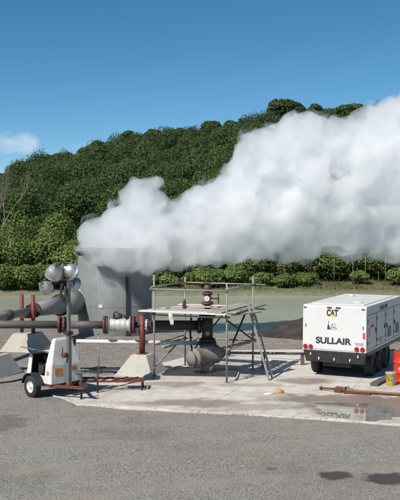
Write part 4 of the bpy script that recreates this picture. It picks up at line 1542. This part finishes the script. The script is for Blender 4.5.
rear_text('SULLAIR', 0.99, 1.16, 0.265, 0.0115, 'letter', width=1.14)
rear_text('CAT', 0.955, 2.025, 0.265, 0.015, 'letter', width=0.37)
tz = 1.955
tri = MB().prism([(0.955 - 0.095, ry(tz) - 0.006, tz - 0.03), (0.955 + 0.095, ry(tz) - 0.006, tz - 0.03), (0.955, ry(tz) - 0.006, tz + 0.055)], (0, -0.002, 0))
tri.build('logo', 'yellow', cp)
# small drill rig emblem
em = MB()
ez = 1.70
EM = -0.06
ye = ry(ez) - 0.003
for poly in ([(0.80, 1.57), (0.80, 1.69), (0.835, 1.725), (0.87, 1.69), (0.87, 1.57)], [(0.815, 1.72), (0.84, 1.84), (0.85, 1.84), (0.838, 1.72)], [(0.87, 1.60), (0.96, 1.57), (0.96, 1.59), (0.87, 1.64)]):
    em.prism([(x, ye, z + EM) for (x, z) in poly], (0, -0.002, 0))
em.build('emblem', 'letter', cp)
em = MB()
for poly in ([(0.885, 1.655), (1.08, 1.60), (1.12, 1.62), (1.10, 1.645), (0.885, 1.675)], [(0.93, 1.69), (0.95, 1.78), (0.985, 1.75), (0.985, 1.69)], [(1.03, 1.67), (1.045, 1.79), (1.055, 1.79), (1.05, 1.67)], [(0.98, 1.565), (1.1, 1.565), (1.1, 1.58), (0.98, 1.58)]):
    em.prism([(x, ye, z + EM) for (x, z) in poly], (0, -0.002, 0))
em.build('emblem', 'letter_grey', cp)
for x in (0.10, 0.27, W - 0.29, W - 0.11):
    zz = 0.955
    MB().cyl((x, ry(zz) - 0.03, zz), (x, ry(zz) + 0.01, zz), 0.072, seg=20).build('tail_light', 'red_lens', cp)
for x in (0.86, 1.14):
    rear_plate('marker_light', x, 2.20, 0.15, 0.045, 'red_lens', 0.02)
for x in (0.07, W - 0.10):
    rear_plate('marker_light', x, 2.18, 0.09, 0.035, 'red_lens', 0.02)
rear_plate('red_decal', W - 0.07, 1.37, 0.075, 0.20, 'red_mark', 0.003)
for k in range(3):
    rear_plate('data_label', W - 0.22 + 0.01 * k, 1.14 - 0.032 * k, 0.30 - 0.04 * k, 0.016, 'letter_grey', 0.003)


def side_rect(name, y0, y1, z0, z1, t=0.014):
    """thin gap lines round a side door"""
    mb = MB()
    x = W + 0.002
    mb.box((x, (y0 + y1) / 2, z1), (0.006, y1 - y0, t)).box((x, (y0 + y1) / 2, z0), (0.006, y1 - y0, t))
    mb.box((x, y0, (z0 + z1) / 2), (0.006, t, z1 - z0 - t)).box((x, y1, (z0 + z1) / 2), (0.006, t, z1 - z0 - t))
    return mb.build(name, 'seam', cp)


side_rect('door_frame', 0.16, 1.22, 0.93, 1.98)
side_rect('door_frame', 1.26, 2.35, 0.93, 1.98)
side_rect('door_frame', 2.42, 3.5, 0.93, 1.98)
side_rect('door_frame', 3.55, 4.6, 0.93, 1.98)
for y in (1.12, 2.25, 2.55, 3.65):
    MB().box((W + 0.015, y, 1.45), (0.03, 0.05, 0.13)).build('handle', 'black_paint', cp, bevel=0.006)
for y0_ in (0.16, 1.26, 2.42, 3.55):
    for z_ in (1.12, 1.80):
        MB().cyl((W + 0.012, y0_ + 0.01, z_ - 0.05), (W + 0.012, y0_ + 0.01, z_ + 0.05), 0.014, seg=8).build('hinge', 'galv', cp)
for y0_ in (2.62, 3.75):
    for k in range(7):
        MB().box((W + 0.006, y0_ + 0.3, 1.05 + 0.05 * k), (0.02, 0.5, 0.016), (0, R(20), 0)).build('louvre', 'seam', cp)
MB().box((W / 2, -0.001, ZB + 0.05), (W - 0.08, 0.006, 0.008)).build('rear_seam', 'seam', cp)
for x_ in (0.10, W - 0.10):
    MB().box((x_, ry(1.5) - 0.012, 1.62), (0.03, 0.024, 0.09)).build('latch', 'galv', cp, bevel=0.004)
side_text('SULLAIR', 2.15, 2.09, 0.17, 0.006, 'letter', 1.0)
MB().box((W + 0.003, 0.72, 1.62), (0.004, 0.38, 0.085)).build('red_decal', 'red_mark', cp)
MB().box((W + 0.003, 0.36, 1.45), (0.004, 0.07, 0.26)).build('data_label', 'letter_grey', cp)
for k in range(3):
    MB().box((W + 0.003, 1.75, 1.13 - 0.055 * k), (0.004, 0.62 - 0.1 * k, 0.03)).build('data_label', 'letter_grey', cp)
MB().bar((W / 2 - 0.5, LEN, 0.62), (W / 2, LEN + 1.5, 0.62), 0.1, 0.12).bar((W / 2 + 0.5, LEN, 0.62), (W / 2, LEN + 1.5, 0.62), 0.1, 0.12).cyl((W / 2, LEN + 1.4, 0), (W / 2, LEN + 1.4, 0.8), 0.05, seg=12).build('drawbar', 'black_paint', cp)

# ------------------------------------------------------------------ small things on the pad
dm = thing('oil_drum', 'bright red steel oil drum standing beside the compressor', 'drum', (6.17, 25.72, 0))
MB().lathe([(0.0, 0.015), (0.27, 0.015), (0.29, 0.0), (0.295, 0.015), (0.287, 0.03), (0.287, 0.28), (0.299, 0.295), (0.299, 0.31), (0.287, 0.325), (0.287, 0.57), (0.299, 0.585), (0.299, 0.60), (0.287, 0.615), (0.287, 0.86), (0.297, 0.875), (0.295, 0.89), (0.275, 0.885), (0.27, 0.865), (0.0, 0.865)], seg=40).build('barrel', 'drum', dm)
MB().cyl((0.17, 0.05, 0.865), (0.17, 0.05, 0.89), 0.035, seg=12).build('bung', 'dark', dm)
lbv, lbf = [], []
for i in range(9):
    t = R(232 + 6.0 * i)
    for z in (0.385, 0.46):
        lbv.append((0.2885 * math.cos(t), 0.2885 * math.sin(t), z))
for i in range(8):
    lbf.append((2 * i, 2 * i + 2, 2 * i + 3, 2 * i + 1))
MB().add(lbv, lbf, True).build('white_band', 'plank_pale', dm)

bk = thing('bucket', 'dirty yellow bucket standing in front of the red drum', 'bucket', (5.66, 25.1, 0))
MB().lathe([(0.0, 0.0), (0.125, 0.0), (0.14, 0.02), (0.152, 0.33), (0.158, 0.335), (0.158, 0.36), (0.146, 0.36), (0.13, 0.05), (0.0, 0.05)], seg=28).build('pail', 'bucket', bk)
MB().lathe([(0.0, 0.30), (0.12, 0.31), (0.146, 0.335), (0.163, 0.34), (0.163, 0.385), (0.13, 0.39), (0.0, 0.385)], seg=28).build('lid', 'lidgrey', bk)
MB().tube([Vector((0.155 * math.cos(t), -0.17, 0.30 - 0.12 * math.sin(t))) for t in np.linspace(0, math.pi, 9)], 0.006, 6).build('handle', 'dark', bk)
lv_, lf_ = [], []
for i in range(7):
    t = R(246 + 9 * i)
    for z, r_ in ((0.10, 0.1455), (0.25, 0.1515)):
        lv_.append((r_ * math.cos(t), r_ * math.sin(t), z))
for i in range(6):
    lf_.append((2 * i, 2 * i + 2, 2 * i + 3, 2 * i + 1))
MB().add(lv_, lf_, True).build('paper_label', 'plank_tan', bk)

pa, pbb = G(374, 384.5, 0.05), G(388.5, 377.0, 0.05)
tp = MB().bar(pa, pbb, 0.24, 0.09)
tag(tp.build('timber_plank', 'plank_dark', bevel=0.01), 'thick dark timber plank lying beside the compressor wheels', 'plank')

# long rusty drill tool lying on the pad
dt = thing('drill_rod', 'long rust brown drill rod with a forked end lying on the concrete', 'drill rod', (0, 0, 0))
r0, r1, r2, r3 = G(320, 388, 0.06), G(335, 389, 0.08), G(346, 390, 0.08), G(404, 394.0, 0.07)
MB().cyl(r0, r1, 0.028, seg=10).cyl(r0, r0.lerp(r1, 0.12), 0.05, seg=10).build('shaft', 'rust', dt)
MB().lathe([(0.0, 0.0), (0.05, 0.0), (0.085, 0.05), (0.085, 0.18), (0.07, 0.2), (0.07, 0.30), (0.09, 0.32), (0.09, (r2 - r1).length), (0, (r2 - r1).length)], r1, r2 - r1, 16).box(r1.lerp(r2, 0.6) + Vector((0, 0.12, -0.02)), (0.16, 0.10, 0.09), (0, 0.2, 0.5)).box(r1.lerp(r2, 0.2) + Vector((0, -0.10, -0.03)), (0.2, 0.06, 0.07), (0, -0.1, -0.3)).build('collar', 'rust', dt, bevel=0.008)
MB().bar(r2, r3, 0.13, 0.03).bar(r2 + Vector((0, 0, -0.045)), r3 + Vector((0, 0, -0.04)), 0.04, 0.06).build('beam', 'rust_wood', dt, bevel=0.006)
MB().bar(r2 + Vector((0.1, 0.18, -0.02)), r3 + Vector((-0.9, 0.16, -0.03)), 0.07, 0.06).build('side_bar', 'rust', dt, bevel=0.01)
MB().bar(r2 + Vector((-0.1, -0.12, -0.04)), r2 + Vector((0.45, -0.22, -0.04)), 0.08, 0.05).build('fork', 'rust', dt, bevel=0.01)
MB().bar(r2 + Vector((-0.12, 0.10, 0.03)), r2 + Vector((0.12, 0.2, 0.05)), 0.06, 0.06).build('lug', 'plank_tan', dt, bevel=0.01)


def lump(name, c, size, mat, seed, label, cat):
    rs = random.Random(seed)
    mb = MB().sphere((0, 0, 0), 1.0, 20, 12)
    vs = []
    for v in mb.v:
        p = Vector(v)
        k = 1 + 0.38 * mnoise.noise(p * 1.6 + Vector((seed, 0, 0))) + 0.22 * mnoise.noise(p * 4 + Vector((0, seed, 0)))
        vs.append((p.x * k * size[0], p.y * k * size[1], max(p.z * k, -0.35) * size[2] + 0.35 * size[2]))
    mb.v = vs
    o = mb.build(name, mat)
    o.location = c
    return tag(o, label, cat)


lump('work_glove', G(279, 393), (0.13, 0.09, 0.09), 'rag', 4, 'crumpled tan cloth glove lying on the concrete near the ladder', 'glove')
lump('flat_stone', G(269, 394.5), (0.14, 0.07, 0.035), 'plank_pale', 8, 'pale flat stone lying beside the crumpled tan glove', 'stone')

# thin rod on the gravel left of the trailer, and a cable behind the rack
rd = MB().tube([Vector((-8.2, 24.6, GZ + 0.03)), G(0, 383, GZ + 0.03), G(12, 381.5, GZ + 0.03), G(25, 378.5, GZ + 0.04)], 0.03, 8)
tag(rd.build('steel_rod', 'dark'), 'thin dark steel rod lying on the gravel behind the trailer wheel', 'rod')
cb = MB().tube([G(74, 372, GZ + 0.05), G(85, 371, GZ + 0.05), G(97, 372, GZ + 0.05), G(108, 371.2, GZ + 0.06), G(119, 372.3, GZ + 0.04)], 0.03, 8)
tag(cb.build('ground_cable', 'rubber'), 'black cable lying on the gravel behind the rusty rack', 'cable')
# boards and rods on the earth behind the wellhead
for i, (a_, b_, w_i, mat, lab) in enumerate((((157, 344), (188, 336.5), 0.14, 'plank_pink', 'reddish board lying on the earth behind the scaffold, longest of three'), ((163, 347), (196, 339), 0.10, 'plank', 'grey board lying on the earth nearest the wellhead riser'), ((216, 349), (250, 341), 0.10, 'plank_dark', 'dark board on the earth between wellhead and dark bank'))):
    a_, b_ = G(*a_, GZ + 0.06), G(*b_, GZ + 0.06)
    o = MB().bar(a_, b_, w_i, 0.05).build('loose_board', mat, bevel=0.006)
    tag(o, lab, 'board')

# ------------------------------------------------------------------ steam
TOP = [(78, 247), (79, 236), (84, 226), (95, 219), (109, 211), (121, 194), (134, 181), (150, 177), (161, 179), (168, 206), (178, 201), (195, 189), (212, 181), (222, 172), (229, 155), (238, 141), (250, 131), (264, 126), (275, 119), (290, 113), (310, 111), (325, 115), (340, 118), (355, 114), (370, 104), (385, 99), (400, 95), (440, 80), (500, 62), (560, 60)]
BOT = [(78, 252), (90, 257), (105, 263), (125, 269), (150, 272), (175, 270), (200, 267), (225, 264), (245, 260), (270, 260), (290, 263), (310, 259), (330, 256), (350, 256), (370, 260), (400, 264), (440, 258), (500, 235), (560, 200)]
tx, ty = zip(*TOP)
bx2, by2 = zip(*BOT)
poly = np.array(TOP + BOT[::-1], float)
seg_a, seg_b = poly, np.roll(poly, -1, axis=0)


def dist_edge(p):
    d = seg_b - seg_a
    t = np.clip(((p - seg_a) * d).sum(1) / ((d * d).sum(1) + 1e-9), 0, 1)
    return np.sqrt((((seg_a + d * t[:, None]) - p) ** 2).sum(1)).min()


def plume_y(px):
    return float(np.interp(px, [78, 150, 260, 400, 560], [38.0, 38.2, 39.5, 41.5, 45]))


sv, sf = [], []
ico = bmesh.new()
bmesh.ops.create_icosphere(ico, subdivisions=2, radius=1.0)
iv = np.array([v.co[:] for v in ico.verts])
if_ = np.array([[v.index for v in f.verts] for f in ico.faces])
ico.free()
rs = random.Random(77)
puffs = []
tries = 0


def add_puff(px, py, de, lo, hi, kd):
    y0 = plume_y(px)
    r_px = min(de * rs.uniform(0.88, 1.05), rs.uniform(lo, hi))
    half = max(0.0, min(math.sqrt(max(de, 1)) * kd, 40) - r_px * 0.8) / F * y0
    y = y0 + rs.uniform(-half, half)
    if px < 155:                            # stay over the tank mouth at first
        y = 38.0 + rs.uniform(-1, 1) * min(half, 1.2) - max(0.0, (py - 232) / 30) * 1.5
    puffs.append((P(px, py, y), r_px / F * y))


while len(puffs) < 620 and tries < 40000:
    tries += 1
    px = rs.uniform(78, 470)
    py = rs.uniform(np.interp(px, tx, ty), np.interp(px, bx2, by2))
    de = dist_edge(np.array([px, py]))
    if de > 5.0:
        add_puff(px, py, de, 7, 22, 5.0)
tries = 0
while len(puffs) < 1500 and tries < 60000:     # small billows along the outline
    tries += 1
    px = rs.uniform(77, 470)
    t_, b_ = np.interp(px, tx, ty), np.interp(px, bx2, by2)
    py = t_ + abs(rs.gauss(0, 9)) if rs.random() < 0.75 else b_ - abs(rs.gauss(0, 9))
    if not t_ < py < b_:
        continue
    de = dist_edge(np.array([px, py]))
    if 1.8 < de < 14:
        add_puff(px, py, de, 2.5, 9, 5.0)
for (c, r) in list(puffs):                     # billows on the billows
    for k in range(3):
        d = Vector((rs.gauss(0, 1), rs.gauss(0, 1) - 0.6, rs.gauss(0, 1) + 0.2)).normalized()
        puffs.append((c + d * r * 0.85, r * rs.uniform(0.28, 0.5)))
for k in range(110):                          # steam rolling over the rim on the near side
    px = rs.uniform(92, 152)
    lo = float(np.interp(px, [92, 105, 125, 150], [256, 262, 268, 271]))
    py = rs.uniform(243, lo - 3)
    y = 38.0 - (TR + 0.25) * math.sqrt(max(0.0, 1 - ((px - 115) / 44) ** 2)) + rs.uniform(-0.55, 0.25)
    puffs.append((P(px, py, y), rs.uniform(0.26, 0.46)))
for k in range(26):                          # the throat inside the tank mouth
    t = rs.uniform(0, 6.28)
    rr2 = 1.15 * math.sqrt(rs.random())
    puffs.append((Vector((TC.x + rr2 * math.cos(t), TC.y + rr2 * math.sin(t), H + rs.uniform(-0.35, 0.15))), rs.uniform(0.3, 0.42)))


def puff_mesh(scale, vox, amp, seed):
    allv, allf = [], []
    k = 0
    for (c, r) in puffs:
        allv.append(iv * (r * scale) + np.array(c[:]))
        allf.append(if_ + k)
        k += len(iv)
    me = bpy.data.meshes.new('puff')
    me.from_pydata(np.concatenate(allv).tolist(), [], np.concatenate(allf).tolist())
    o = bpy.data.objects.new('puff', me)
    COL.objects.link(o)
    rm = o.modifiers.new('r', 'REMESH')
    rm.mode = 'VOXEL'
    rm.voxel_size = vox
    dg = bpy.context.evaluated_depsgraph_get()
    dg.update()
    out = bpy.data.meshes.new_from_object(o.evaluated_get(dg))
    bpy.data.objects.remove(o)
    bpy.data.meshes.remove(me)
    off = Vector((seed * 3.1, seed * 1.7, 0))
    nrm = [v.normal.copy() for v in out.vertices]
    for v, nn in zip(out.vertices, nrm):
        p = v.co
        d = mnoise.fractal(p * 1.3 + off, 0.75, 2.1, 5) * amp
        v.co = p + nn * d
    out.update()
    o = bpy.data.objects.new('puff', out)
    COL.objects.link(o)
    rm = o.modifiers.new('r', 'REMESH')
    rm.mode = 'VOXEL'
    rm.voxel_size = vox * 0.8
    dg = bpy.context.evaluated_depsgraph_get()
    dg.update()
    fin = bpy.data.meshes.new_from_object(o.evaluated_get(dg))
    bpy.data.objects.remove(o)
    bpy.data.meshes.remove(out)
    bm = bmesh.new()                         # keep the one big body, drop stray bubbles
    bm.from_mesh(fin)
    seen, groups_ = set(), []
    for v in bm.verts:
        if v in seen:
            continue
        comp, stack = [], [v]
        seen.add(v)
        while stack:
            w = stack.pop()
            comp.append(w)
            for e_ in w.link_edges:
                u_ = e_.other_vert(w)
                if u_ not in seen:
                    seen.add(u_)
                    stack.append(u_)
        groups_.append(comp)
    groups_.sort(key=len)
    for comp in groups_[:-1]:
        bmesh.ops.delete(bm, geom=comp, context='VERTS')
    bm.to_mesh(fin)
    bm.free()
    return fin


def steam_mat(name, dens, surface, ragged=False):
    m = bpy.data.materials.new(name)
    m.use_nodes = True
    t = m.node_tree
    t.nodes.clear()
    out = t.nodes.new('ShaderNodeOutputMaterial')
    pv = t.nodes.new('ShaderNodeVolumePrincipled')
    pv.inputs['Color'].default_value = (0.999, 0.9995, 1.0, 1)
    pv.inputs['Density'].default_value = dens
    pv.inputs['Anisotropy'].default_value = 0.45
    t.links.new(pv.outputs[0], out.inputs['Volume'])
    if ragged:
        tc = t.nodes.new('ShaderNodeTexCoord')
        no = t.nodes.new('ShaderNodeTexNoise')
        no.inputs['Scale'].default_value = 1.1
        no.inputs['Detail'].default_value = 6
        no.inputs['Roughness'].default_value = 0.62
        no.inputs['Distortion'].default_value = 0.6
        t.links.new(tc.outputs['Object'], no.inputs['Vector'])
        mr = t.nodes.new('ShaderNodeMapRange')
        mr.interpolation_type = 'SMOOTHSTEP'
        mr.inputs['From Min'].default_value = 0.45
        mr.inputs['From Max'].default_value = 0.66
        mr.inputs['To Max'].default_value = dens
        t.links.new(no.outputs['Fac'], mr.inputs['Value'])
        t.links.new(mr.outputs[0], pv.inputs['Density'])
    if surface:
        tr = t.nodes.new('ShaderNodeBsdfTransparent')
        rgb = t.nodes.new('ShaderNodeRGB')
        rgb.outputs[0].default_value = (1, 1, 1, 1)
        t.links.new(rgb.outputs[0], tr.inputs['Color'])
        t.links.new(tr.outputs[0], out.inputs['Surface'])
    m.cycles.homogeneous_volume = not ragged
    return m


me = puff_mesh(0.90, 0.11, 0.34, 1)
st = link('steam_plume', me, steam_mat('dense_steam', 1.4, True))
tag(st, 'white steam plume billowing from the grey silencer tank across the hillside', 'steam')
me = puff_mesh(1.17, 0.18, 0.45, 2)
link('thin_steam', me, steam_mat('thin_steam', 1.75, False, True), st)
